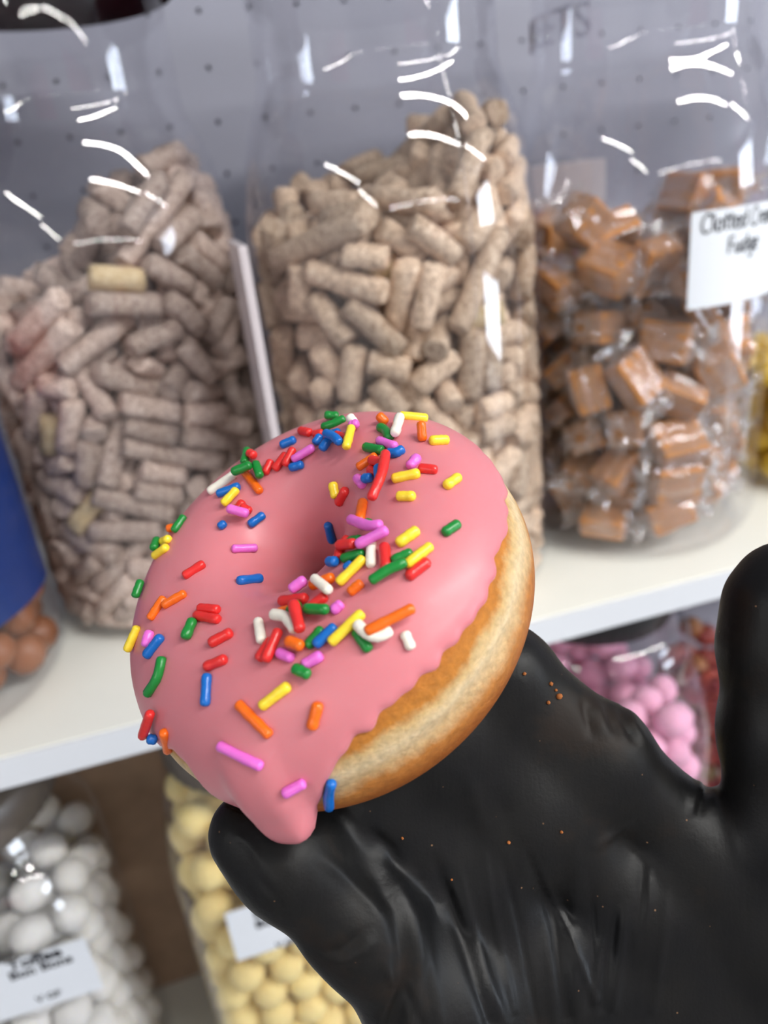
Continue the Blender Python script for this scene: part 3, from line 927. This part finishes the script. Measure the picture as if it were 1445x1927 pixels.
if (nrm[0, NVG // 2] @ np.array([0, 0, 1])) < 0: nrm = -nrm
edge = np.clip((1 - S) / .05, 0, 1)
thick = .0013 * np.sqrt(np.clip(1 - (1 - edge) ** 2, 0, 1))[None] + np.zeros_like(Ug)
thick = thick + .00025 * hash_wave(Ug * 1.0, Vg * 2, 21, 9, 5) * edge[None]
thick[:, 0] = -.0004; thick[:, -1] = -.0003
du = (Ug - u_drip + np.pi) % (2 * np.pi) - np.pi
lobe = np.exp(-(du / .135) ** 4) * np.clip((Vg - .55) / 1.0, 0, 1.15) ** 1.5
lobe_edge = np.sqrt(np.clip((1 - S) / .06, 0, 1))[None]
thick = thick + .0037 * lobe * lobe_edge
ridge = np.exp(-((du) / .26) ** 2) * np.exp(-((Vg - .95) / .35) ** 2)
thick = thick + .0009 * ridge
G = base + nrm * thick[..., None]
m, nt, out = new_mat('pink_glaze')
p = N(nt, 'ShaderNodeBsdfPrincipled', i_Roughness=0.40)
p.inputs['Base Color'].default_value = lin(212, 127, 135)
p.inputs['Specular IOR Level'].default_value = .4
p.inputs['Subsurface Weight'].default_value = .35
p.inputs['Subsurface Radius'].default_value = (1, .35, .35)
p.inputs['Subsurface Scale'].default_value = .002
p.inputs['Coat Weight'].default_value = .06; p.inputs['Coat Roughness'].default_value = .2
tc = N(nt, 'ShaderNodeTexCoord')
t3 = N(nt, 'ShaderNodeTexNoise', i_Scale=45.0, i_Detail=2.0); nt.links.new(tc.outputs['Object'], t3.inputs['Vector'])
b = N(nt, 'ShaderNodeBump', i_Strength=.12, i_Distance=.003); nt.links.new(t3.outputs['Fac'], b.inputs['Height']); nt.links.new(b.outputs[0], p.inputs['Normal'])
nt.links.new(p.outputs[0], out.inputs[0])
M['glaze'] = m
glaze_faces = grid_faces(NUG, NVG, False)
glaze = obj('glaze', mesh_from(G.reshape(-1, 3), glaze_faces), M['glaze'], donut)

# sprinkles: pixel ends -> points on the glaze
SPR_COL = {'g': lin(22, 132, 52), 'r': lin(222, 46, 44), 'b': lin(12, 104, 190), 'y': lin(250, 218, 56), 'o': lin(240, 108, 16), 'p': lin(228, 110, 206), 'w': lin(240, 234, 220)}
SPR_NAME = {'g': 'green', 'r': 'red', 'b': 'blue', 'y': 'yellow', 'o': 'orange', 'p': 'pink', 'w': 'white'}
for k, c in SPR_COL.items():
    M['spr_' + k] = plain('sprinkle_' + SPR_NAME[k], c, .28, .5, noise=.06, scale=900, bump=.12, bump_scale=900, sss=.15, sss_r=(1, .7, .5), sss_scale=.0008)
def crop(ox, oy, txt, k=3.44):
    res = []
    for item in txt.split(';'):
        f = item.split()
        res.append((f[0], [(ox + float(a.split(',')[0]) / k, oy + float(a.split(',')[1]) / k) for a in f[1:]]))
    return res
SPR = []
SPR += crop(220, 760, 'g 1362,88 1425,92;g 1345,160 1400,145 1470,110;r 1200,185 1255,198;r 1290,205 1330,200;b 1080,275 1150,245;b 1375,215 1440,195;b 1300,265 1325,230;'
            'b 1140,415 1200,400;p 1170,375 1285,305;r 1035,425 1100,340;r 1110,405 1155,315;r 970,450 1000,385;g 925,415 950,490;g 805,490 900,450;o 815,425 930,570;g 845,400 862,325;r 885,350 910,365;'
            'w 615,575 760,475;b 670,590 790,545;y 710,660 785,580;r 785,690 815,650;r 820,685 865,710;p 745,715 850,745;b 865,780 940,725;b 675,800 695,785;p 755,945 890,940;r 450,1120 560,1050;b 790,1160 920,1145;'
            'g 385,825 440,745;o 353,815 367,812;y 310,900 345,885;g 260,945 280,895;y 260,990 330,940;g 135,1245 165,1160;o 230,1390 310,1270;o 320,1310 440,1240;r 550,1335 655,1345;r 525,1380 660,1405;b 1375,775 1400,875')
SPR += crop(580, 760, 'r 200,225 270,250;b 120,315 165,250;b 165,245 215,265 250,300;w 275,100 310,145;p 300,170 330,165;y 315,200 285,320;o 465,95 500,130;g 470,165 505,182 530,230;w 600,125 570,230;y 600,95 755,110;o 730,145 738,240;'
            'y 800,255 890,250;p 465,250 565,285;g 380,290 480,310;b 530,330 570,335 610,310;o 340,415 440,350;r 430,390 515,410;r 410,435 475,475;b 490,460 495,520;y 565,495 710,465;r 550,390 530,520 465,670;p 665,415 705,365;r 730,430 820,440;'
            'p 330,490 365,530;b 395,510 425,505;y 895,540 965,490;y 595,610 680,610;y 175,525 190,595;r 215,640 255,565;o 365,645 345,765;g 380,790 405,785;w 415,870 415,1050;p 320,795 430,840 505,832;p 365,955 535,870;y 595,910 700,835;'
            'r 500,935 510,1065;r 265,885 222,935 210,1000;g 280,905 340,890;r 240,955 330,945;g 240,1010 355,980;b 260,1075 285,1055;y 220,1170 365,1025;o 285,1225 345,1175;g 560,1020 660,975;r 655,1120 765,1035;y 645,1050 785,940;g 435,1180 530,1115 635,1070;'
            'g 885,840 960,790;o 40,1185 160,1140;w 80,1175 170,1250;p 175,1345 215,1310;b 160,1045 195,1045')
SPR += crop(480, 1040, 'p 285,285 355,235;r 185,325 330,310;r 345,385 455,300;o 170,400 225,385;g 250,405 300,360;g 370,400 490,405;w 160,440 240,450 295,535;r 310,395 350,550;w 30,455 50,575;g 355,605 435,510;b 415,605 525,500;g 660,520 735,625;y 515,590 700,415;'
            'w 675,480 740,550 800,570 875,525;o 740,530 1015,390;w 970,530 1005,610;r 40,690 110,580;r 100,710 175,535;p 170,655 240,685;o 255,600 325,630;p 335,725 425,675;g 285,760 360,795;y 60,990 215,870;o 375,1120 410,985')
SPR += crop(220, 1080, 'y 85,490 145,355;p 205,460 225,390;b 210,530 295,420;g 465,420 505,325;r 625,455 740,395;r 595,605 705,560;g 215,775 285,670 305,555;b 585,840 595,665;b 230,1060 260,1065;r 210,1035 260,890;o 320,1020 345,1135;o 800,845 990,1035;p 680,1110 935,1235;p 1090,1405 1200,1345')
SPR += crop(340, 1360, 'b 975,375 955,450 960,530')

glaze_cam = donut_cam(G.reshape(-1, 3))
bvh = BVHTree.FromPolygons([Vector(v) for v in glaze_cam], glaze_faces)
dough_bvh = BVHTree.FromPolygons([Vector(v) for v in donut_cam(P.reshape(-1, 3))], grid_faces(NU, NV, True))
HOLE_PX = np.array([600.0, 1130.0])
def hit(px, py):
    q = np.array([px, py])
    for k in range(40):
        d = ray(*q); dv_ = Vector(d).normalized()
        r = bvh.ray_cast(Vector((0, 0, 0)), dv_)
        r2 = dough_bvh.ray_cast(Vector((0, 0, 0)), dv_)
        if r[0] is None or (r2[0] is not None and r2[3] < r[3] - .0005): r = r2
        if r[0] is not None:
            pos = np.array(r[0]); n_ = np.array(r[1])
            if n_ @ pos > 0: n_ = -n_
            if k: pos = ray(px, py) * pos[2]
            return pos, n_
        q = q + (HOLE_PX - q) * .02
    raise RuntimeError('no glaze under sprinkle')
def tube(pts, r, seed, n=9):
    g = np.random.default_rng(seed)
    pts = np.array(pts)
    d = np.r_[0, np.cumsum(np.linalg.norm(np.diff(pts, axis=0), axis=1))]
    ss = np.linspace(0, d[-1], 7)
    c = np.stack([np.interp(ss, d, pts[:, k]) for k in range(3)], -1)
    if len(pts) > 2:
        c[1:-1] = (c[:-2] + 2 * c[1:-1] + c[2:]) / 4
    tg = np.gradient(c, axis=0); tg /= np.linalg.norm(tg, axis=1)[:, None]
    cs = [c[0] - tg[0] * r * .55, c[0] - tg[0] * r * .38, c[0]] + list(c[1:-1]) + [c[-1], c[-1] + tg[-1] * r * .38, c[-1] + tg[-1] * r * .55]
    tgs = [tg[0]] * 3 + list(tg[1:-1]) + [tg[-1]] * 3
    rs = [.45, .80, 1.0] + list(g.uniform(.93, 1.06, 5)) + [1.0, .80, .45]
    up = np.cross(tg[0], [.3, .5, .8]); up /= np.linalg.norm(up)
    vs, fs = [], []
    for cc, t_, q in zip(cs, tgs, rs):
        a1 = up - t_ * (up @ t_); a1 /= np.linalg.norm(a1); a2 = np.cross(t_, a1)
        for i in range(n):
            a = 2 * math.pi * i / n; vs.append(cc + (a1 * math.cos(a) + a2 * math.sin(a)) * r * q)
    for k in range(len(cs) - 1):
        for i in range(n):
            j = (i + 1) % n; fs.append((k * n + i, k * n + j, (k + 1) * n + j, (k + 1) * n + i))
    fs.append(tuple(range(n - 1, -1, -1))); fs.append(tuple((len(cs) - 1) * n + i for i in range(n)))
    return vs, fs
placed = np.zeros((0, 3))
INV = BASIS.T
for si, (ck, pts) in enumerate(SPR):
    r = .00104 * random.uniform(.93, 1.07)
    hits = [hit(*q) for q in pts]
    pos = np.array([h[0] for h in hits]); nn = np.array([h[1] for h in hits])
    nn = nn.mean(0); nn /= np.linalg.norm(nn)
    lat = np.hypot(*(pos[-1, :2] - pos[0, :2])) + 1e-4
    if abs(pos[-1, 2] - pos[0, 2]) > 1.3 * lat:
        zn = pos[:, 2].min(); pos = np.array([q * (zn / q[2]) for q in pos])
    pos = pos + nn * r * .55
    # keep the caps inside the pixel ends
    if len(pos) == 2 and np.linalg.norm(pos[1] - pos[0]) < .0009:
        dd = (pos[1] - pos[0]); dd = dd / (np.linalg.norm(dd) + 1e-9); mid = pos.mean(0); pos = np.array([mid - dd * .00045, mid + dd * .00045])
    dens = np.concatenate([pos[k] + (pos[k + 1] - pos[k]) * np.linspace(0, 1, 9)[:, None] for k in range(len(pos) - 1)])
    lift = 0.0
    for step in range(14):
        if len(placed) == 0: break
        dmin = np.linalg.norm((dens + nn * lift)[:, None] - placed[None], axis=-1).min()
        if dmin > 1.62 * r: break
        lift += r * .18
    pos = pos + nn * lift
    placed = np.concatenate([placed, dens + nn * lift])
    loc = (pos - DC) @ BASIS
    o = obj('sprinkle', mesh_from(*tube(loc, r, si)), M['spr_' + ck], glaze)
    o['label'] = SPR_NAME[ck] + ' sugar sprinkle'

# ------------------------------------------------------------------ gloved hand (camera-space joints: pixel x, pixel y, depth, radius)
def J(px, py, d, r): return (ray(px, py) * d, r)
def Cm(x, y, z, r): return (np.array([x, y, z]), r)
thumb = [J(474, 1568, .1600, .0088), J(538, 1614, .1605, .0104), J(682, 1740, .1640, .0112), J(815, 1880, .1690, .0140), Cm(.026, .150, .181, .0190)]
k_idx, k_mid, k_ring, k_pin = J(1060, 1800, .1830, .0130), J(1190, 1690, .1820, .0125), J(1312, 1600, .1795, .0108), J(1458, 1775, .1760, .0108)
index = [k_idx, J(880, 1650, .1780, .0104), J(700, 1500, .1745, .0096), J(560, 1390, .1930, .0088), J(480, 1320, .2060, .0080)]
middle = [k_mid, J(1010, 1535, .1790, .0104), J(830, 1390, .1760, .0096), J(690, 1270, .1970, .0088), J(600, 1200, .2110, .0080)]
ringf = [k_ring, J(1130, 1418, .1790, .0101), J(955, 1266, .1780, .0093), J(830, 1150, .2010, .0086), J(750, 1080, .2170, .0078)]
pinky = [k_pin, J(1453, 1560, .1730, .0101), J(1450, 1380, .1700, .0098), J(1447, 1215, .1685, .0094), J(1452, 1130, .1682, .0087), J(1468, 1090, .1680, .0080)]
wr = [Cm(.036, .196, .189, .0185), Cm(.049, .199, .191, .0190), Cm(.062, .199, .191, .0190), Cm(.076, .195, .188, .0180)]
forearm = [Cm(.056, .203, .190, .0290), Cm(.066, .262, .186, .0320), Cm(.078, .330, .176, .0370)]

h = .00125
lo_ = np.array([-.056, -.004, .128]); hi_ = np.array([.128, .352, .236])
dims = np.ceil((hi_ - lo_) / h).astype(int)
gx, gy, gz = (np.arange(dims[k], dtype=np.float32) * h + lo_[k] for k in range(3))
BIG = np.float32(.05)
def cone_sdf(F, a, b, k):
    """Smoothly add a tapered round limb between two joints to the distance field F (only near it)."""
    (pa, ra), (pb, rb) = a, b
    m_ = max(ra, rb) + .022
    mn, mx = np.minimum(pa, pb) - m_, np.maximum(pa, pb) + m_
    sl = []
    for gr, q0, q1 in zip((gx, gy, gz), mn, mx):
        i0, i1 = np.searchsorted(gr, [q0, q1]); sl.append(slice(max(i0, 0), max(i1, 0)))
    X, Y, Z = gx[sl[0]][:, None, None], gy[sl[1]][None, :, None], gz[sl[2]][None, None, :]
    d = (pb - pa).astype(np.float32); L2 = max(float(d @ d), 1e-9)
    t = np.clip(((X - pa[0]) * d[0] + (Y - pa[1]) * d[1] + (Z - pa[2]) * d[2]) / L2, 0, 1).astype(np.float32)
    q = np.sqrt((X - pa[0] - t * d[0]) ** 2 + (Y - pa[1] - t * d[1]) ** 2 + (Z - pa[2] - t * d[2]) ** 2) - (ra + (rb - ra) * t)
    f = F[tuple(sl)]
    hh = np.clip(.5 + .5 * (f - q) / k, 0, 1)
    F[tuple(sl)] = (f * (1 - hh) + q * hh - k * hh * (1 - hh)).astype(np.float32)
def chain(F, js, k):
    for a, b in zip(js[:-1], js[1:]): cone_sdf(F, a, b, k)
F = np.full(tuple(dims), BIG, np.float32)
for kk, w_ in zip((k_idx, k_mid, k_ring, k_pin), wr): cone_sdf(F, kk, w_, .012)
for a, b in ((k_idx, k_mid), (k_mid, k_ring), (k_ring, k_pin)): cone_sdf(F, (a[0], a[1] * .85), (b[0], b[1] * .85), .007)
for a, b in zip(wr[:-1], wr[1:]): cone_sdf(F, a, b, .010)
chain(F, forearm, .014)
cone_sdf(F, thumb[-1], Cm(.040, .186, .188, .020), .014)
cone_sdf(F, Cm(.074, .140, .180, .0175), Cm(.075, .185, .186, .018), .014)
cone_sdf(F, J(830, 1850, .174, .0110), (k_idx[0], .0110), .012)
cone_sdf(F, J(735, 1655, .1740, .0072), J(880, 1800, .1770, .0090), .010)
cone_sdf(F, J(880, 1800, .1770, .0090), Cm(.030, .140, .182, .016), .012)
for a, b, c_ in ((index, middle, 1), (middle, ringf, 1), (index, middle, 2), (middle, ringf, 2)):
    cone_sdf(F, (a[c_][0], a[c_][1] * .90), (b[c_][0], b[c_][1] * .90), .010)
for a, b in ((index, middle), (middle, ringf)):
    cone_sdf(F, ((a[1][0] + b[1][0]) / 2 * np.ones(3), .0092), ((a[2][0] + b[2][0]) / 2 * np.ones(3), .0088), .008)
cone_sdf(F, J(610, 1600, .1690, .0065), J(730, 1570, .1765, .0080), .008)
fingers = []
for fi, (js, kj) in enumerate(((thumb, .006), (index, .004), (middle, .004), (ringf, .004), (pinky, .005))):
    Fi = np.full(tuple(dims), BIG, np.float32)
    chain(Fi, js, kj)
    fingers.append(Fi)
FF = fingers[0]
for Fi in fingers[1:]:
    k = np.float32(.0022)
    hh = np.clip(.5 + .5 * (FF - Fi) / k, 0, 1)
    FF = FF * (1 - hh) + Fi * hh - k * hh * (1 - hh)
k = np.float32(.007)
hh = np.clip(.5 + .5 * (F - FF) / k, 0, 1)
F = F * (1 - hh) + FF * hh - k * hh * (1 - hh)
del fingers, FF, hh

def surface_nets(F, origin, h):
    S_ = F < 0
    cs = S_[:-1, :-1, :-1].astype(np.int8)
    tot = np.zeros(cs.shape, np.int8)
    for a in (0, 1):
        for b in (0, 1):
            for c in (0, 1):
                tot += S_[a:a + cs.shape[0], b:b + cs.shape[1], c:c + cs.shape[2]]
    cell = np.argwhere((tot > 0) & (tot < 8))
    idx = -np.ones(cs.shape, np.int64); idx[tuple(cell.T)] = np.arange(len(cell))
    acc = np.zeros((len(cell), 3)); cnt = np.zeros(len(cell))
    offs = [np.array(o) for o in np.ndindex(2, 2, 2)]
    for o1 in offs:
        for ax_ in range(3):
            if o1[ax_]: continue
            o2 = o1.copy(); o2[ax_] = 1
            f1 = F[tuple((cell + o1).T)]; f2 = F[tuple((cell + o2).T)]
            x_ = (f1 < 0) != (f2 < 0)
            t = np.where(x_, f1 / np.where(x_, f1 - f2, 1), 0)
            pt = np.repeat(o1[None].astype(float), len(cell), 0); pt[:, ax_] = t
            acc[x_] += pt[x_]; cnt[x_] += 1
    vs = (cell + acc / cnt[:, None]) * h + origin
    quads = []
    for ax_ in range(3):
        b_, c_ = (ax_ + 1) % 3, (ax_ + 2) % 3
        s1 = [slice(None)] * 3; s2 = [slice(None)] * 3
        s1[ax_] = slice(0, -1); s2[ax_] = slice(1, None)
        ch = S_[tuple(s1)] != S_[tuple(s2)]
        e = np.argwhere(ch)
        e = e[(e[:, b_] > 0) & (e[:, c_] > 0) & (e[:, b_] < cs.shape[b_]) & (e[:, c_] < cs.shape[c_])]
        flip = S_[tuple(e.T)]
        q = []
        for db, dc in ((-1, -1), (0, -1), (0, 0), (-1, 0)):
            w_ = e.copy(); w_[:, b_] += db; w_[:, c_] += dc; q.append(idx[tuple(w_.T)])
        q = np.stack(q, 1); q[~flip] = q[~flip][:, ::-1]
        quads.append(q)
    return vs, np.concatenate(quads)
hv, hq = surface_nets(F, lo_, h)
del F
# fair the surface a little, then refine
me = mesh_from(hv, hq)
bm = bmesh.new(); bm.from_mesh(me); bpy.data.meshes.remove(me)
for _ in range(3): bmesh.ops.smooth_vert(bm, verts=bm.verts, factor=.5, use_axis_x=True, use_axis_y=True, use_axis_z=True)
me = bpy.data.meshes.new('mesh'); bm.to_mesh(me); bm.free()
tmp = bpy.data.objects.new('tmp', me); COL.objects.link(tmp)
md = tmp.modifiers.new('s', 'SUBSURF'); md.levels = 1; md.render_levels = 1
bpy.context.view_layer.update()
me2 = bpy.data.meshes.new_from_object(tmp.evaluated_get(bpy.context.evaluated_depsgraph_get()))
bpy.data.objects.remove(tmp); bpy.data.meshes.remove(me)
nvh = len(me2.vertices)
co = np.zeros(nvh * 3); me2.vertices.foreach_get('co', co); co = co.reshape(-1, 3)
no = np.zeros(nvh * 3); me2.vertices.foreach_get('normal', no); no = no.reshape(-1, 3)
px_, py_ = CX + FPX * co[:, 0] / co[:, 2], CY + FPX * co[:, 1] / co[:, 2]
facing = np.clip(-(no * co).sum(1) / np.linalg.norm(co, axis=1), 0, 1) ** .5
# folds of the loose film, as creases (negative) and ridges (positive): pixel path, height in mm, half-width in pixels
FOLDS = [
 ([(668, 1606), (715, 1655), (748, 1712), (760, 1790), (762, 1840), (735, 1927)], -1.5, 13), ([(700, 1600), (740, 1650), (775, 1720), (785, 1800), (775, 1927)], .8, 10),
 ([(812, 1600), (845, 1690), (880, 1790), (925, 1927)], -1.0, 9), ([(838, 1640), (880, 1740), (912, 1840), (950, 1927)], .7, 11),
 ([(986, 1571), (1015, 1660), (1042, 1750), (1068, 1913)], -.8, 9), ([(990, 1578), (1035, 1680), (1075, 1772), (1122, 1885)], .55, 5),
 ([(1010, 1640), (1030, 1740), (1045, 1927)], .4, 8), ([(1085, 1560), (1084, 1660), (1080, 1780), (1085, 1927)], .5, 12),
 ([(1176, 1690), (1168, 1772), (1156, 1900)], .6, 7), ([(1160, 1680), (1150, 1772), (1138, 1900)], -.6, 7), ([(1212, 1609), (1206, 1700), (1205, 1780)], -.5, 6), ([(1222, 1600), (1220, 1700), (1190, 1800)], .4, 6),
 ([(720, 1800), (745, 1860), (715, 1927)], .6, 6), ([(760, 1850), (790, 1927)], -.6, 6), ([(800, 1640), (800, 1760), (830, 1927)], .35, 8),
 ([(1098, 1305), (1104, 1345), (1116, 1395)], -.6, 6), ([(1140, 1318), (1150, 1350), (1166, 1395)], -.6, 6), ([(1122, 1308), (1130, 1350), (1142, 1395)], .5, 8), ([(1162, 1326), (1176, 1360), (1200, 1405)], -.8, 6), ([(1178, 1335), (1196, 1370), (1220, 1410)], .5, 6),
 ([(1338, 1462), (1322, 1500), (1312, 1545)], -.7, 6), ([(1322, 1460), (1306, 1500), (1300, 1540)], .5, 6),
 ([(470, 1640), (520, 1690), (545, 1745)], -.35, 8), ([(590, 1795), (640, 1790), (700, 1740)], -.5, 7), ([(610, 1815), (660, 1805), (715, 1765)], .4, 7),
 ([(590, 1600), (640, 1640), (700, 1700), (735, 1760)], .5, 9), ([(430, 1560), (470, 1590), (500, 1640)], .3, 7),
 ([(905, 1560), (925, 1700), (965, 1900)], .3, 5), ([(940, 1600), (975, 1740), (1010, 1927)], -.4, 5), ([(1110, 1640), (1118, 1760), (1110, 1900)], -.4, 5), ([(1260, 1640), (1250, 1760), (1230, 1900)], .3, 7), ([(690, 1560), (735, 1600), (760, 1660)], -.8, 8), ([(860, 1620), (890, 1740), (925, 1860)], .35, 5),
 ([(870, 1440), (900, 1520), (920, 1600)], .4, 12), ([(1110, 1600), (1160, 1560), (1195, 1545)], .4, 6), ([(940, 1480), (960, 1560), (985, 1640)], -.4, 12),
]
disp = np.zeros(nvh)
for path, amp, wpx in FOLDS:
    best = np.full(nvh, 1e9); along = np.zeros(nvh)
    for si_, ((ax_, ay_), (bx_, by_)) in enumerate(zip(path[:-1], path[1:])):
        dx, dy = bx_ - ax_, by_ - ay_
        t = np.clip(((px_ - ax_) * dx + (py_ - ay_) * dy) / (dx * dx + dy * dy), 0, 1)
        d2 = (px_ - ax_ - t * dx) ** 2 + (py_ - ay_ - t * dy) ** 2
        nearer = d2 < best
        best = np.where(nearer, d2, best); along = np.where(nearer, (si_ + t) / (len(path) - 1), along)
    ends = np.clip(along / .3, 0, 1) * (np.clip((1 - along) / .3, 0, 1) if path[-1][1] < 1870 else 1)
    disp += amp * 1e-3 * ends * np.exp(-best / (2 * wpx * wpx))
g = np.random.default_rng(5)
for _ in range(16):                                        # broad slackness all over the glove
    w_ = g.normal(size=3) * np.array([260, 70, 160]); disp += .00009 * np.sin(co @ w_ + g.uniform(0, 6.28))
front = (co[:, 2] < .2)
co = co + no * (disp * np.where(disp < 0, facing, 1) * front)[:, None]
for _ in range(3):                                         # the glove gives way where the donut presses on it
    loc = (co - DC) @ BASIS
    rho = np.hypot(loc[:, 0], loc[:, 1]); uu = np.arctan2(loc[:, 1], loc[:, 0])
    bb = SH * np.cos(SU - uu); rin = bb + np.sqrt(bb * bb - (SH * SH - RI * RI))
    Rm, aa = (RO + rin) / 2, (RO - rin) / 2 + .0019
    hb_ = np.where(loc[:, 2] < 0, HB * .92 + .0005, HB + .0019)
    e_ = np.sqrt(((rho - Rm) / aa) ** 2 + (loc[:, 2] / hb_) ** 2)
    ins = (e_ < 1) & (rho > .004)
    f_ = 1 / np.maximum(e_, .3)
    rn = Rm + (rho - Rm) * f_
    new = np.stack([rn * np.cos(uu), rn * np.sin(uu), loc[:, 2] * f_], -1)
    loc[ins] = new[ins]
    co = loc @ BASIS.T + DC
me2.vertices.foreach_set('co', co.ravel())
me2.polygons.foreach_set('use_smooth', [True] * len(me2.polygons))
me2.update()
m, nt, out = new_mat('black_nitrile')
p = N(nt, 'ShaderNodeBsdfPrincipled', i_Roughness=0.42)
p.inputs['Specular IOR Level'].default_value = .20
tc = N(nt, 'ShaderNodeTexCoord')
t1 = N(nt, 'ShaderNodeTexNoise', i_Scale=38.0, i_Detail=5.0, i_Roughness=.65); nt.links.new(tc.outputs['Object'], t1.inputs['Vector'])
r1 = ramp(nt, [(.40, lin(17, 17, 18)), (.60, lin(21, 20, 19)), (.72, lin(32, 25, 20))]); nt.links.new(t1.outputs['Fac'], r1.inputs[0])
t4 = N(nt, 'ShaderNodeTexVoronoi', i_Scale=190.0); t4.feature = 'F1'; nt.links.new(tc.outputs['Object'], t4.inputs['Vector'])
r4 = ramp(nt, [(.0, (1, 1, 1, 1)), (.055, (0, 0, 0, 1))]); nt.links.new(t4.outputs['Distance'], r4.inputs[0])
mx = N(nt, 'ShaderNodeMixRGB'); nt.links.new(r4.outputs[0], mx.inputs[0]); nt.links.new(r1.outputs[0], mx.inputs[1]); mx.inputs[2].default_value = lin(140, 106, 78)
nt.links.new(mx.outputs[0], p.inputs['Base Color'])
r2 = ramp(nt, [(.35, (.36, .36, .36, 1)), (.70, (.56, .56, .56, 1))]); nt.links.new(t1.outputs['Fac'], r2.inputs[0]); nt.links.new(r2.outputs[0], p.inputs['Roughness'])
mp = N(nt, 'ShaderNodeMapping'); mp.inputs['Scale'].default_value = (150, 26, 80); nt.links.new(tc.outputs['Object'], mp.inputs[0])
t3 = N(nt, 'ShaderNodeTexNoise', i_Scale=1.0, i_Detail=4.0, i_Roughness=.55); nt.links.new(mp.outputs[0], t3.inputs['Vector'])
b = N(nt, 'ShaderNodeBump', i_Strength=.13, i_Distance=.0016); nt.links.new(t3.outputs['Fac'], b.inputs['Height'])
t5 = N(nt, 'ShaderNodeTexNoise', i_Scale=1400.0, i_Detail=2.0); nt.links.new(tc.outputs['Object'], t5.inputs['Vector'])
b2 = N(nt, 'ShaderNodeBump', i_Strength=.10, i_Distance=.0004); nt.links.new(t5.outputs['Fac'], b2.inputs['Height']); nt.links.new(b.outputs[0], b2.inputs['Normal'])
nt.links.new(b2.outputs[0], p.inputs['Normal'])
nt.links.new(p.outputs[0], out.inputs[0])
M['glove'] = m
hand = obj('gloved_hand', me2, M['glove'])
mw = Matrix.Identity(4)
for i in range(3):
    for j in range(3): mw[i][j] = RCW[i, j]
    mw[i][3] = CAM[i]
hand.matrix_world = mw
tag(hand, 'hand in a black disposable glove gripping the donut between thumb and fingers', 'hand')

# crumbs of fried dough stuck to the film
hand_bvh = BVHTree.FromPolygons([Vector(v) for v in co], [tuple(q.vertices) for q in me2.polygons])
M['crumb'] = plain('dough_crumb', lin(160, 96, 50), .7, .2, noise=.2, scale=900)
for ci, (px, py, r) in enumerate(((1051, 1311, .0007), (1036, 1287, .00045), (986, 1268, .0004), (1045, 1299, .00035), (1031, 1322, .0004), (957, 1585, .0004), (1056, 1565, .00035), (757, 1577, .0003), (850, 1655, .0003))):
    hit_ = hand_bvh.ray_cast(Vector((0, 0, 0)), Vector(ray(px, py)).normalized())
    if hit_[0] is None: continue
    o = obj('crumb', ball_mesh(300 + ci, r, .35), M['crumb'])
    o.location = cw(np.array(hit_[0]) + np.array(hit_[1]) * r * .5)
    tag(o, 'tiny golden crumb stuck to the black glove beneath the donut', 'crumb', 'crumbs on the glove')
